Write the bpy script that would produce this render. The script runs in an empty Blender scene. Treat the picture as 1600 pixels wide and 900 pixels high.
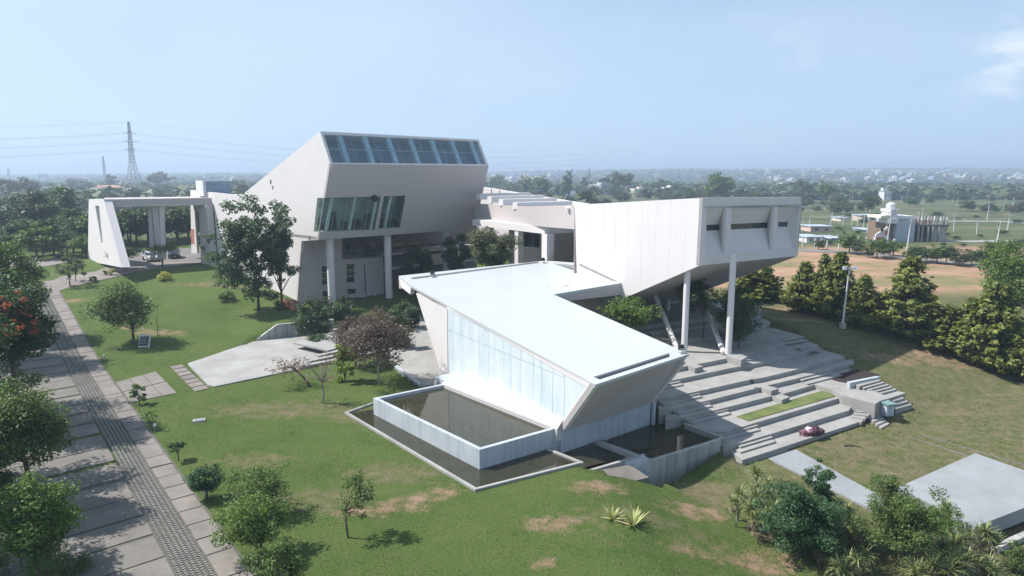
import bpy, bmesh, math, random
import numpy as np
from mathutils import Vector
from mathutils.geometry import tessellate_polygon
R = math.radians
random.seed(7)
SC = bpy.context.scene
COL = SC.collection

# ------------------------------------------------------------------ camera, world, sun, exposure
CAM_H, F_PX, PITCH = 17.0, 1067.0, R(9.37)
cam = bpy.data.cameras.new('camera'); cam.lens = 24.0; cam.sensor_width = 36.0
cam.clip_start = 0.5; cam.clip_end = 30000
camo = bpy.data.objects.new('camera', cam); COL.objects.link(camo)
camo.location = (0, 0, CAM_H); camo.rotation_euler = (R(90) - PITCH, 0, 0)
SC.camera = camo

SUN_EL, SUN_AZ = 51.0, 172.0            # azimuth from +X, counter-clockwise: where the sun stands
sv = Vector((math.cos(R(SUN_EL)) * math.cos(R(SUN_AZ)), math.cos(R(SUN_EL)) * math.sin(R(SUN_AZ)), math.sin(R(SUN_EL))))
W = bpy.data.worlds.new('World'); SC.world = W; W.use_nodes = True
wn = W.node_tree; wn.nodes.clear()
wo = wn.nodes.new('ShaderNodeOutputWorld'); bg = wn.nodes.new('ShaderNodeBackground')
sky = wn.nodes.new('ShaderNodeTexSky'); sky.sky_type = 'NISHITA'; sky.sun_disc = False
sky.sun_elevation = R(SUN_EL); sky.sun_rotation = math.atan2(sv.x, sv.y)
sky.altitude = 800; sky.air_density = 1.0; sky.dust_density = 0.6; sky.ozone_density = 1.3
tc = wn.nodes.new('ShaderNodeTexCoord'); mp = wn.nodes.new('ShaderNodeMapping'); mp.inputs['Scale'].default_value = (1.0, 1.0, 3.2)
nz = wn.nodes.new('ShaderNodeTexNoise'); nz.inputs['Scale'].default_value = 1.7; nz.inputs['Detail'].default_value = 7; nz.inputs['Roughness'].default_value = .55
cr = wn.nodes.new('ShaderNodeValToRGB'); cr.color_ramp.elements[0].position = .5; cr.color_ramp.elements[1].position = .95
cr.color_ramp.elements[0].color = (0, 0, 0, 1); cr.color_ramp.elements[1].color = (.5, .5, .5, 1)
mx = wn.nodes.new('ShaderNodeMix'); mx.data_type = 'RGBA'; mx.inputs[7].default_value = (7.2, 8.0, 8.8, 1)
wn.links.new(tc.outputs['Generated'], mp.inputs[0]); wn.links.new(mp.outputs[0], nz.inputs['Vector'])
wn.links.new(nz.outputs['Fac'], cr.inputs[0]); wn.links.new(cr.outputs[0], mx.inputs[0])
# dusty air: the clear sky is blended with an even pale blue
mh = wn.nodes.new('ShaderNodeMix'); mh.data_type = 'RGBA'; mh.inputs[7].default_value = (4.5, 6.3, 8.6, 1)
gx_ = wn.nodes.new('ShaderNodeSeparateXYZ'); wn.links.new(tc.outputs['Generated'], gx_.inputs[0])
rz_ = wn.nodes.new('ShaderNodeMapRange'); rz_.inputs[1].default_value = 0; rz_.inputs[2].default_value = .55; rz_.inputs[3].default_value = .85; rz_.inputs[4].default_value = .35
wn.links.new(gx_.outputs[2], rz_.inputs[0]); wn.links.new(rz_.outputs[0], mh.inputs[0]); wn.links.new(sky.outputs[0], mh.inputs[6])
cl_ = wn.nodes.new('ShaderNodeTexNoise'); cl_.inputs['Scale'].default_value = 9; cl_.inputs['Detail'].default_value = 8; cl_.inputs['Roughness'].default_value = .6; wn.links.new(mp.outputs[0], cl_.inputs['Vector'])
m3 = wn.nodes.new('ShaderNodeMix'); m3.data_type = 'RGBA'; m3.inputs[7].default_value = (7.4, 9.0, 10.4, 1)
r3 = wn.nodes.new('ShaderNodeMapRange'); r3.inputs[1].default_value = .45; r3.inputs[2].default_value = -.95; r3.inputs[3].default_value = 0; r3.inputs[4].default_value = .5
wn.links.new(gx_.outputs[0], r3.inputs[0]); wn.links.new(r3.outputs[0], m3.inputs[0]); wn.links.new(mh.outputs[2], m3.inputs[6]); cur = m3.outputs[2]
for (cx_, cy__, c0_, c1_, amt) in ((1600, 92, .9985, .9999, .55), (1245, 76, .9993, .9999, .22), (1520, 120, .9985, .9999, .2), (1660, 60, .997, .9998, .5)):   # the few low puffs of cloud at right
    a_ = (cx_ - 800) / F_PX; b__ = (450 - cy__) / F_PX; dv = Vector((a_, math.cos(PITCH) + b__ * math.sin(PITCH), -math.sin(PITCH) + b__ * math.cos(PITCH))).normalized()
    vm = wn.nodes.new('ShaderNodeVectorMath'); vm.operation = 'DOT_PRODUCT'; vm.inputs[1].default_value = dv; wn.links.new(tc.outputs['Generated'], vm.inputs[0])
    r4 = wn.nodes.new('ShaderNodeMapRange'); r4.inputs[1].default_value = c0_; r4.inputs[2].default_value = c1_; r4.inputs[3].default_value = 0; r4.inputs[4].default_value = 1; wn.links.new(vm.outputs['Value'], r4.inputs[0])
    r5 = wn.nodes.new('ShaderNodeMapRange'); r5.inputs[1].default_value = .42; r5.inputs[2].default_value = .66; r5.inputs[3].default_value = 0; r5.inputs[4].default_value = amt; wn.links.new(cl_.outputs['Fac'], r5.inputs[0])
    mm = wn.nodes.new('ShaderNodeMath'); mm.operation = 'MULTIPLY'; wn.links.new(r4.outputs[0], mm.inputs[0]); wn.links.new(r5.outputs[0], mm.inputs[1])
    m6 = wn.nodes.new('ShaderNodeMix'); m6.data_type = 'RGBA'; m6.inputs[7].default_value = (9.5, 9.8, 10.2, 1); wn.links.new(mm.outputs[0], m6.inputs[0]); wn.links.new(cur, m6.inputs[6]); cur = m6.outputs[2]
wn.links.new(cur, mx.inputs[6]); wn.links.new(mx.outputs[2], bg.inputs[0])
bg.inputs[1].default_value = 0.072
wn.links.new(bg.outputs[0], wo.inputs[0])
sl = bpy.data.lights.new('sun', 'SUN'); sl.energy = 4.5; sl.angle = R(0.6); sl.color = (1.0, .955, .90)
so = bpy.data.objects.new('sun', sl); COL.objects.link(so)
so.rotation_euler = sv.to_track_quat('Z', 'Y').to_euler(); so.location = (0, 0, 100)
SC.view_settings.view_transform = 'Standard'; SC.view_settings.look = 'None'
SC.view_settings.exposure = 0.72; SC.view_settings.gamma = 1.0
SC.cycles.volume_bounces = 0; SC.cycles.max_bounces = 6; SC.cycles.transparent_max_bounces = 8

# ------------------------------------------------------------------ survey helpers: bearings from the camera station -> world
CP, SP = math.cos(PITCH), math.sin(PITCH)
def ray(px, py):
    a = (px - 800) / F_PX; b = (450 - py) / F_PX
    return (a, CP + b * SP, -SP + b * CP)
def U(px, py, z):                                  # point at height z
    d = ray(px, py); t = (z - CAM_H) / d[2]
    return Vector((d[0] * t, d[1] * t, z))
def V(px, py, P, ang):                             # point in the vertical plane through P running at angle ang
    d = ray(px, py); nx, ny = -math.sin(R(ang)), math.cos(R(ang))
    t = (P[0] * nx + P[1] * ny) / (d[0] * nx + d[1] * ny)
    return Vector((d[0] * t, d[1] * t, CAM_H + d[2] * t))
def PL(px, py, P, n):                              # point in any plane
    d = Vector(ray(px, py)); o = Vector((0, 0, CAM_H)); t = (Vector(P) - o).dot(n) / d.dot(n)
    return o + d * t
def D(ang): return Vector((math.cos(R(ang)), math.sin(R(ang)), 0))
def S(t): t = np.clip(t, 0, 1); return t * t * (3 - 2 * t)

BK_A, BK_B = U(293, 566, .1), U(520, 514, .1)
bdx, bdy = BK_B.x - BK_A.x, BK_B.y - BK_A.y; bl = math.hypot(bdx, bdy); bdx /= bl; bdy /= bl
def hf(x, y):
    x = np.asarray(x, float); y = np.asarray(y, float)
    near = 1 - S((y - 150) / 120)
    # bank behind the plaza and rising upper lawn
    d = -(x - BK_A.x) * bdy + (y - BK_A.y) * bdx
    ramp = 3.4 - 2.9 * S((x + 24) / 5) + 24 * S((-26 - x) / 8)
    left = .9 * S(d / ramp) * (1 - S((x + 15) / 6)) + 2.6 * S((y - 64) / 42) * S((-20 - x) / 22)
    # amphitheatre slope on the right
    n = -.515 * x + .857 * y
    sl_ = np.clip(-1.40 + .22 * (n - 27.2), -1.40, 2.1)
    wr = S((x - 4 + (y - 36) * .12) / 8)
    low = -.85 * S((x - 19) / 5) * (1 - S((n - 17) / 6)) * (1 - S((y - 36) / 5))
    cy = 1.6 * S((y - 60) / 12)
    right = sl_ + low
    h = left * (1 - wr) + right * wr
    h = h * near
    und = .12 * np.sin(x * .13 + 1) * np.sin(y * .11) * S((y - 20) / 30) * (1 - S((x + 30) / 12)) * near
    far = 40 * S((y - 1000) / 2300) * (.45 + .55 * S((x / np.maximum(y, 1) + .25) / .6)) + 3.5 * np.sin(x * .0041 + y * .0023) * S((y - 700) / 600)
    return h + und + far
def h1(x, y): return float(hf(x, y))
def G(px, py, dz=0.0):
    z = 0.0; 
    for _ in range(25):
        p = U(px, py, z); z = .5 * z + .5 * (h1(p.x, p.y) + dz)
    p = U(px, py, z)
    return Vector((p.x, p.y, z))

# ------------------------------------------------------------------ material helpers
MATS = {}
def newmat(name):
    m = bpy.data.materials.new(name); m.use_nodes = True; nt = m.node_tree; nt.nodes.clear()
    o = nt.nodes.new('ShaderNodeOutputMaterial'); b = nt.nodes.new('ShaderNodeBsdfPrincipled')
    nt.links.new(b.outputs[0], o.inputs[0]); MATS[name] = m
    return m, nt, b, o
def N(nt, t, **k):
    n = nt.nodes.new(t)
    for a, v in k.items():
        if a in n.inputs: n.inputs[a].default_value = v
        else: setattr(n, a, v)
    return n
def pos(nt, scale=(1, 1, 1)):
    g = N(nt, 'ShaderNodeNewGeometry'); m = N(nt, 'ShaderNodeMapping'); m.inputs['Scale'].default_value = scale
    nt.links.new(g.outputs['Position'], m.inputs[0]); return m.outputs[0]
def noise(nt, vec, scale, detail=4, rough=.55):
    n = N(nt, 'ShaderNodeTexNoise'); n.inputs['Scale'].default_value = scale; n.inputs['Detail'].default_value = detail; n.inputs['Roughness'].default_value = rough
    nt.links.new(vec, n.inputs['Vector']); return n.outputs['Fac']
def ramp(nt, fac, stops):
    r = N(nt, 'ShaderNodeValToRGB'); e = r.color_ramp.elements
    while len(e) < len(stops): e.new(.5)
    for i, (p, c) in enumerate(stops):
        e[i].position = p; e[i].color = (c, c, c, 1) if isinstance(c, (int, float)) else (*c, 1)
    nt.links.new(fac, r.inputs[0]); return r.outputs[0]
def mixc(nt, fac, a, b, mode='MIX'):
    m = N(nt, 'ShaderNodeMix', data_type='RGBA', blend_type=mode)
    for s, i in ((fac, 0), (a, 6), (b, 7)):
        if hasattr(s, 'is_linked'): nt.links.new(s, m.inputs[i])
        else: m.inputs[i].default_value = s if i == 0 else (*s, 1)
    return m.outputs[2]
def bump(nt, b, h, strength=.3, dist=.02):
    n = N(nt, 'ShaderNodeBump'); n.inputs['Strength'].default_value = strength; n.inputs['Distance'].default_value = dist
    nt.links.new(h, n.inputs['Height']); nt.links.new(n.outputs[0], b.inputs['Normal'])
def simple(name, c, rough=.6, metal=0, var=.12, scale=2.0, spec=.4):
    m, nt, b, o = newmat(name)
    v = noise(nt, pos(nt), scale, 5)
    c2 = tuple(x * (1 - var * 1.6) for x in c); c3 = tuple(min(1, x * (1 + var)) for x in c)
    nt.links.new(ramp(nt, v, [(.3, c2), (.7, c3)]), b.inputs['Base Color'])
    b.inputs['Roughness'].default_value = rough; b.inputs['Metallic'].default_value = metal; b.inputs['Specular IOR Level'].default_value = spec
    return m
def walls(name, base, streak, amount=.25, stain=.15, rough=.8, bmp=.15):
    m, nt, b, o = newmat(name)
    s1 = noise(nt, pos(nt, (1, 1, .06)), 3.2, 5, .6)           # long vertical runs
    s2 = noise(nt, pos(nt), .35, 4, .6)
    s3 = noise(nt, pos(nt), 14, 3, .6)
    c = mixc(nt, ramp(nt, s1, [(.45, 0.0), (.75, amount)]), base, streak)
    c = mixc(nt, ramp(nt, s2, [(.4, 0.0), (.8, stain)]), c, streak)
    c = mixc(nt, ramp(nt, s3, [(.3, 0.08), (.6, 0.0)]), c, streak)
    nt.links.new(c, b.inputs['Base Color']); b.inputs['Roughness'].default_value = rough; b.inputs['Specular IOR Level'].default_value = .25
    bump(nt, b, s3, bmp, .02); return m
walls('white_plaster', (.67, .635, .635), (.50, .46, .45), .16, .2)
walls('pink_shade_plaster', (.455, .415, .41), (.45, .41, .40), .22, .25)  # same pinkish wall paint, darkened to put shade into front and prow faces
walls('sill_plaster', (.52, .495, .49), (.42, .39, .38), .2, .2)
walls('roof_white', (.475, .495, .505), (.40, .44, .46), .12, .4, .45)
walls('pool_concrete', (.46, .495, .53), (.19, .225, .26), .5, .4, .6, .3)
walls('old_concrete', (.46, .45, .43), (.12, .12, .12), .8, .4, .8, .4)
def concrete(name, a, b_, scale=.5, edge=(.25, .23, .2)):
    m, nt, b, o = newmat(name)
    n1 = noise(nt, pos(nt), scale, 6, .62); n2 = noise(nt, pos(nt), scale * 9, 5, .65); n3 = noise(nt, pos(nt), 30, 2, .6)
    c = ramp(nt, n1, [(.3, a), (.7, b_)]); c = mixc(nt, ramp(nt, n2, [(.55, 0.0), (.85, .45)]), c, edge)
    c = mixc(nt, ramp(nt, n3, [(.35, .12), (.6, 0.0)]), c, edge)
    nt.links.new(c, b.inputs['Base Color']); b.inputs['Roughness'].default_value = .85; b.inputs['Specular IOR Level'].default_value = .25
    bump(nt, b, n2, .25, .02); return m
concrete('terrace_concrete', (.245, .242, .232), (.345, .338, .322), .7)
concrete('plaza_concrete', (.25, .248, .24), (.375, .373, .362), .35)
concrete('stage_concrete', (.225, .24, .255), (.30, .318, .335), .4)
concrete('slab_concrete', (.135, .125, .112), (.215, .20, .18), .45, (.075, .06, .045))
concrete('kerb_concrete', (.165, .15, .138), (.25, .225, .205), .6, (.12, .075, .055))
concrete('paver_grey', (.15, .145, .135), (.22, .212, .195), .8, (.08, .085, .06))
simple('joint_dark', (.105, .105, .08), .9)
simple('dark_interior', (.06, .06, .065), .8)
simple('dark_metal', (.05, .055, .06), .45, .4)
simple('steel_frame', (.30, .36, .38), .4, .3)
simple('white_frame', (.62, .62, .62), .45)
simple('grey_metal', (.42, .44, .45), .45, .5)
simple('galvanised', (.38, .39, .40), .5, .3)
simple('red_brick', (.42, .17, .11), .9)
simple('terracotta', (.50, .27, .20), .85, var=.25, scale=.4)
simple('blue_paint', (.22, .27, .35), .6)
simple('town_white', (.60, .62, .65), .8)
simple('town_cream', (.66, .60, .50), .8)
simple('town_pink', (.62, .42, .38), .8)
simple('house_grey', (.36, .42, .50), .8)
simple('teal', (.17, .27, .27), .6)
simple('soil_bed', (.035, .026, .024), 1.0, var=.4, scale=6)
simple('bark', (.10, .08, .062), .95, var=.3, scale=9)
simple('pale_bark', (.27, .24, .20), .9, var=.25, scale=8)
simple('tyre', (.02, .02, .02), .8)
simple('rim', (.45, .46, .48), .35, .7)
simple('car_white', (.62, .68, .74), .22, 0, .02, 1, .6)
simple('car_black', (.02, .022, .027), .18, 0, .02, 1, .6)
simple('lamp_glass', (.75, .76, .74), .15)
simple('pond_floor', (.045, .05, .035), .9)
simple('granite', (.30, .31, .32), .6)
simple('interior_white', (.62, .70, .68), .8)
simple('rib_teal', (.44, .58, .62), .6)
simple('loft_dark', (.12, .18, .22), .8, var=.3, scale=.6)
simple('interior_brown', (.20, .14, .10), .7)
simple('plum', (.20, .035, .06), .7, var=.5, scale=6)
simple('cloth_white', (.72, .70, .74), .7)
simple('tin_roof', (.40, .46, .54), .5)
simple('shade_wall', (.16, .15, .145), .85)  # inner wall colour darkened to carry the shade of the open storeys
simple('tan_wall', (.50, .42, .36), .85)
def glass(name, tint, alpha=.45, rough=.03):
    m, nt, b, o = newmat(name)
    nt.nodes.remove(b)
    g = N(nt, 'ShaderNodeBsdfGlossy'); g.inputs['Roughness'].default_value = rough; g.inputs['Color'].default_value = (.9, .95, 1, 1)
    t = N(nt, 'ShaderNodeBsdfTransparent'); t.inputs['Color'].default_value = (*tint, 1)
    d = N(nt, 'ShaderNodeBsdfDiffuse'); d.inputs['Color'].default_value = (*[x * .35 for x in tint], 1)
    m1 = N(nt, 'ShaderNodeMixShader'); m1.inputs[0].default_value = alpha
    nt.links.new(t.outputs[0], m1.inputs[1]); nt.links.new(d.outputs[0], m1.inputs[2])
    lw = N(nt, 'ShaderNodeLayerWeight'); lw.inputs['Blend'].default_value = .5
    pw = N(nt, 'ShaderNodeMath', operation='POWER'); pw.inputs[1].default_value = 3.0; nt.links.new(lw.outputs['Facing'], pw.inputs[0])
    fr = N(nt, 'ShaderNodeMath', operation='MULTIPLY_ADD'); fr.inputs[1].default_value = .75; fr.inputs[2].default_value = .07; nt.links.new(pw.outputs[0], fr.inputs[0])
    m2 = N(nt, 'ShaderNodeMixShader'); nt.links.new(fr.outputs[0], m2.inputs[0])
    nt.links.new(m1.outputs[0], m2.inputs[1]); nt.links.new(g.outputs[0], m2.inputs[2]); nt.links.new(m2.outputs[0], o.inputs[0])
    return m
glass('sky_glass', (.90, .95, .96), .03)
glass('window_glass', (.92, .97, .96), .02)
glass('dark_glass', (.10, .13, .15), .7)
m, nt, b, o = newmat('film_glass')        # frosted, sky-blue film behind glass with scuffs
s = noise(nt, pos(nt, (1, 1, .25)), 1.2, 6, .7); s2 = noise(nt, pos(nt), .5, 5, .7)
c = ramp(nt, s, [(.35, (.52, .60, .65)), (.5, (.60, .67, .71)), (.72, (.66, .72, .76))])
c = mixc(nt, ramp(nt, s2, [(.58, 0.0), (.72, .4)]), c, (.42, .50, .56))
nt.links.new(c, b.inputs['Base Color']); b.inputs['Roughness'].default_value = .16; b.inputs['Specular IOR Level'].default_value = .4
m, nt, b, o = newmat('pond_water')
w1 = noise(nt, pos(nt), 1.1, 4, .6); w2 = noise(nt, pos(nt), 7, 3, .6)
nt.links.new(ramp(nt, w1, [(.3, (.026, .027, .016)), (.7, (.042, .042, .026))]), b.inputs['Base Color'])
b.inputs['Roughness'].default_value = .04; b.inputs['IOR'].default_value = 1.33; b.inputs['Specular IOR Level'].default_value = .6
bump(nt, b, w2, .06, .01)
def leafmat(name, dark, light, tip=None, transl=.3):
    m, nt, b, o = newmat(name)
    a = N(nt, 'ShaderNodeAttribute', attribute_name='rnd')
    st = [(.05, dark), (.75, light)]
    if tip: st.append((.98, tip))
    c = ramp(nt, a.outputs['Fac'], st)
    nt.links.new(c, b.inputs['Base Color']); b.inputs['Roughness'].default_value = .55; b.inputs['Specular IOR Level'].default_value = .3
    t = N(nt, 'ShaderNodeBsdfTranslucent'); ms = N(nt, 'ShaderNodeMixShader'); ms.inputs[0].default_value = transl
    br = mixc(nt, 1.0, c, (1.3, 1.35, .6), 'MULTIPLY'); nt.links.new(br, t.inputs['Color'])
    nt.links.new(b.outputs[0], ms.inputs[1]); nt.links.new(t.outputs[0], ms.inputs[2]); nt.links.new(ms.outputs[0], o.inputs[0])
    return m
leafmat('leaf_mid', (.044, .076, .025), (.132, .195, .054), (.20, .265, .07))
leafmat('leaf_dark', (.026, .050, .024), (.076, .128, .048), (.13, .185, .07))
leafmat('leaf_bright', (.050, .092, .022), (.145, .225, .05), (.22, .31, .07))
leafmat('leaf_lime', (.10, .15, .02), (.22, .30, .04), (.30, .36, .08))
leafmat('leaf_olive', (.05, .065, .032), (.11, .13, .065), (.15, .16, .09))
leafmat('leaf_maroon', (.060, .045, .040), (.145, .105, .092), (.13, .14, .08))
leafmat('leaf_glossy', (.028, .054, .030), (.095, .148, .075), (.22, .27, .19))
leafmat('leaf_pink', (.16, .11, .08), (.30, .22, .18), (.52, .22, .24))
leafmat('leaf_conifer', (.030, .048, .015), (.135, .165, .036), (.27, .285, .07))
leafmat('leaf_bluegreen', (.028, .064, .030), (.070, .148, .062), (.12, .21, .08))
leafmat('leaf_yucca', (.10, .13, .045), (.22, .26, .10), (.42, .44, .22), .15)
leafmat('leaf_agave', (.22, .26, .08), (.50, .50, .24), (.62, .60, .32), .15)
leafmat('leaf_dry', (.16, .13, .08), (.30, .25, .17), (.42, .34, .27))
leafmat('leaf_far', (.034, .056, .026), (.100, .130, .056), (.150, .170, .080), .15)
leafmat('leaf_flower', (.32, .06, .03), (.45, .12, .06), (.52, .2, .1))
leafmat('leaf_yellow', (.22, .24, .05), (.42, .42, .12), (.55, .52, .2))
leafmat('grass_blade', (.08, .11, .03), (.13, .18, .05), (.20, .23, .09), .2)

# ------------------------------------------------------------------ object helpers
def tag(o, label=None, cat=None, group=None, kind=None):
    if label: o['label'] = label
    if cat: o['category'] = cat
    if group: o['group'] = group
    if kind: o['kind'] = kind
    return o
def thing(name, label, cat, loc, group=None, rot=0):
    o = bpy.data.objects.new(name, None); COL.objects.link(o); o.location = loc; o.rotation_euler = (0, 0, rot)
    o.empty_display_size = .3
    return tag(o, label, cat, group)
def base_of(p):
    if p is None: return Vector((0, 0, 0))
    return Vector(p.location) + base_of(p.parent)
class MB:
    def __init__(s): s.v = []; s.f = []
    def quad(s, a, b, c, d): i = len(s.v); s.v += [Vector(a), Vector(b), Vector(c), Vector(d)]; s.f.append((i, i + 1, i + 2, i + 3)); return s
    def poly(s, pts): i = len(s.v); s.v += [Vector(p) for p in pts]; s.f.append(tuple(range(i, i + len(pts)))); return s
    def plate(s, outer, off, holes=()):
        off = Vector(off); loops = [[Vector(p) for p in outer]] + [[Vector(p) for p in h] for h in holes]
        tris = tessellate_polygon(loops); flat = [p for l in loops for p in l]; n = len(flat); i0 = len(s.v)
        s.v += flat + [p + off for p in flat]
        for a, b, c in tris: s.f.append((i0 + a, i0 + b, i0 + c)); s.f.append((i0 + n + c, i0 + n + b, i0 + n + a))
        k = 0
        for l in loops:
            m = len(l)
            for j in range(m):
                a = i0 + k + j; b = i0 + k + (j + 1) % m; s.f.append((a, b, b + n, a + n))
            k += m
        return s
    def box(s, c, size, ang=0):
        u = D(ang) * (size[0] / 2); w = D(ang + 90) * (size[1] / 2); z = Vector((0, 0, size[2] / 2)); c = Vector(c)
        P = [c - u - w - z, c + u - w - z, c + u + w - z, c - u + w - z]
        return s.plate(P, z * 2)
    def bar(s, a, b, w, h=None, n=4, w2=None):
        a, b = Vector(a), Vector(b); h = h or w; w2 = w2 or w; d = (b - a).normalized()
        x = d.cross(Vector((0, 0, 1)));
        if x.length < .05: x = Vector((1, 0, 0))
        x.normalize(); y = d.cross(x); i = len(s.v); off = math.pi / 4 if n == 4 else 0; q = math.sqrt(2) if n == 4 else 1
        for P, ww in ((a, 1), (b, w2 / w)):
            for k in range(n):
                t = 2 * math.pi * k / n + off
                s.v.append(P + x * (math.cos(t) * w / 2 * q * ww) + y * (math.sin(t) * h / 2 * q * ww))
        for k in range(n): s.f.append((i + k, i + (k + 1) % n, i + n + (k + 1) % n, i + n + k))
        s.f.append(tuple(range(i, i + n))[::-1]); s.f.append(tuple(range(i + n, i + 2 * n))); return s
    def tube(s, pts, r0, r1, n=6):
        for k in range(len(pts) - 1):
            f0 = k / (len(pts) - 1); f1 = (k + 1) / (len(pts) - 1)
            ra = r0 + (r1 - r0) * f0; rb = r0 + (r1 - r0) * f1
            s.bar(pts[k], pts[k + 1], 2 * ra, n=n, w2=2 * rb)
        return s
    def lathe(s, c, prof, n=16):
        c = Vector(c); i = len(s.v)
        for r, z in prof:
            for k in range(n): t = 2 * math.pi * k / n; s.v.append(c + Vector((r * math.cos(t), r * math.sin(t), z)))
        for j in range(len(prof) - 1):
            for k in range(n):
                a = i + j * n + k; b = i + j * n + (k + 1) % n; s.f.append((a, b, b + n, a + n))
        s.f.append(tuple(range(i, i + n))[::-1]); s.f.append(tuple(range(i + (len(prof) - 1) * n, i + len(prof) * n))); return s
    def build(s, name, mat, parent=None, label=None, smooth=False, bevel=0):
        base = base_of(parent)
        if parent is None and s.v:
            xs = [v.x for v in s.v]; ys = [v.y for v in s.v]; zs = [v.z for v in s.v]
            base = Vector(((min(xs) + max(xs)) / 2, (min(ys) + max(ys)) / 2, min(zs)))
        me = bpy.data.meshes.new(name); me.from_pydata([v - base for v in s.v], [], s.f)
        bm = bmesh.new(); bm.from_mesh(me); bmesh.ops.recalc_face_normals(bm, faces=bm.faces)
        if smooth:
            bmesh.ops.remove_doubles(bm, verts=bm.verts, dist=.0005)
            for f in bm.faces: f.smooth = len(f.verts) <= 4
            for e in bm.edges:
                if len(e.link_faces) == 2 and e.calc_face_angle(0) > .7: e.smooth = False
        bm.to_mesh(me); bm.free(); me.materials.append(MATS[mat])
        o = bpy.data.objects.new(name, me); COL.objects.link(o); o.parent = parent
        if parent is None: o.location = base
        if label: o['label'] = label
        return o
def inst(name, src, parent, loc, rot=0, scale=None):
    o = bpy.data.objects.new(name, src.data if hasattr(src, 'data') else src); COL.objects.link(o); o.parent = parent; o.location = loc; o.rotation_euler = (0, 0, rot)
    if scale is not None: o.scale = scale if hasattr(scale, '__len__') else (scale,) * 3
    return o
def copy_tree(o, parent=None):
    c = o.copy(); COL.objects.link(c); c.parent = parent
    for ch in list(o.children): copy_tree(ch, c)
    return c
Z = Vector((0, 0, 1))

# ------------------------------------------------------------------ footprints (dug out of the terrain)
ZT = [None] + [-.95 + .36 * k for k in range(9)]            # terrace tread heights, T1..T9
P_POND = [U(538, 644, .12), U(742, 765, .12), U(910, 723, .12), U(842, 690, .12), U(749, 640, .12), U(600, 600, .12)]
P_POND2 = [U(850, 698, .1), U(905, 728, .0), U(918, 731, .0), U(1008, 748, -.1), U(1137, 689, -.2), U(1056, 655, -.2), U(1000, 640, 0)]
AMPH = [U(1160, 719, ZT[1]), U(1286, 678, ZT[1]), U(1344, 659, ZT[1]), U(1391, 622, ZT[4]), U(1328, 600, ZT[4]), U(1335, 567, ZT[5]),
        U(1321, 557, ZT[6]), U(1256, 525, ZT[8]), U(1206, 502, ZT[9]), U(1090, 470, ZT[9]), U(1000, 500, ZT[9]), U(1040, 600, ZT[5]), U(1070, 690, ZT[1])]
PLAZA = [U(293, 568, .1), U(397, 533, .1), U(520, 514, .1), U(655, 492, .1), U(720, 560, .1), U(700, 600, .1), U(655, 603, .1), U(617, 575, .1), U(600, 549, .1), U(335, 604, .1), U(325, 602, .1)]
def inside(poly, x, y):
    r = np.zeros(x.shape, bool); n = len(poly)
    for i in range(n):
        a, b = poly[i], poly[(i + 1) % n]
        c = ((a.y > y) != (b.y > y)) & (x < (b.x - a.x) * (y - a.y) / (b.y - a.y + 1e-9) + a.x)
        r ^= c
    return r
def axis(lo, hi, step, far_lo, far_hi, g=1.16):
    a = list(np.arange(lo, hi, step)); s = step; v = hi
    while v < far_hi: a.append(v); s *= g; v += s
    s = step; v = lo - step
    while v > far_lo: a.insert(0, v); s *= g; v -= s
    return np.array(a)
xs = axis(-75, 62, .6, -6500, 6500); ys = axis(12, 112, .6, -60, 9000, 1.08)
GX, GY = np.meshgrid(xs, ys); GZ = hf(GX, GY)
def inset(poly, e=.42):
    return inside(poly, GX - e, GY) & inside(poly, GX + e, GY) & inside(poly, GX, GY - e) & inside(poly, GX, GY + e)
dig = inset(P_POND2, .35) | inset(AMPH, .45)
GZ = np.where(dig, GZ - 1.6, GZ)
GZ = np.where(inset(PLAZA, .3), GZ * 0 - .25, GZ)
def patch(cx, cy, rx, ry, ang=0):
    c, s = math.cos(R(ang)), math.sin(R(ang)); u = (GX - cx) * c + (GY - cy) * s; w = -(GX - cx) * s + (GY - cy) * c
    return 1 - S((np.sqrt((u / rx) ** 2 + (w / ry) ** 2) - .35) / .9)
dry = np.zeros_like(GX); soil = np.zeros_like(GX)
wr_ = S((GX - 9) / 8); dry = np.maximum(dry, wr_ * .64)
for (px, py, rx, ry, a) in [(640, 785, 2.2, 1.2, 20), (700, 770, 1.3, .9, 0), (930, 760, 2.0, 1.1, 0), (1090, 800, 2.4, 1.3, 0), (1190, 880, 2.4, 1.4, -10), (860, 820, 2, 1, 0),
                            (250, 520, 3.4, 1.3, 5), (205, 512, 1.5, .9, 0), (110, 470, 2.5, 1.2, 0), (455, 478, 2, 1, 0), (560, 800, 2.0, .8, 10), (1075, 860, 1.5, .8, 0), (850, 880, 1, .6, 0),
                            (1290, 465, 3, 1.2, 20), (1230, 482, 6, 1.2, 30), (1440, 490, 1.8, 1.4, 0), (1470, 560, 5, 2.4, 0), (1250, 500, 3, .8, -20), (1390, 560, 3.5, 1.5, 0)]:
    p = G(px, py); soil = np.maximum(soil, patch(p.x, p.y, rx * 1.1, ry * 1.1, a) * .56)
for (px, py, rx, ry, a) in [(440, 640, 7, 2.5, 0), (560, 650, 5, 2, -30), (620, 740, 4, 2, 0), (400, 720, 3, 1.5, 0), (430, 430, 10, 3, 0), (330, 445, 8, 2.0, 0), (500, 780, 4, 1.5, 0), (1000, 830, 6, 3, 0)]:
    p = G(px, py); dry = np.maximum(dry, patch(p.x, p.y, rx, ry, a) * .62)
p = G(1280, 800); green = patch(p.x, p.y, 5, 5)
p = G(1010, 850); g2 = patch(p.x, p.y, 7, 3)
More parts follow.
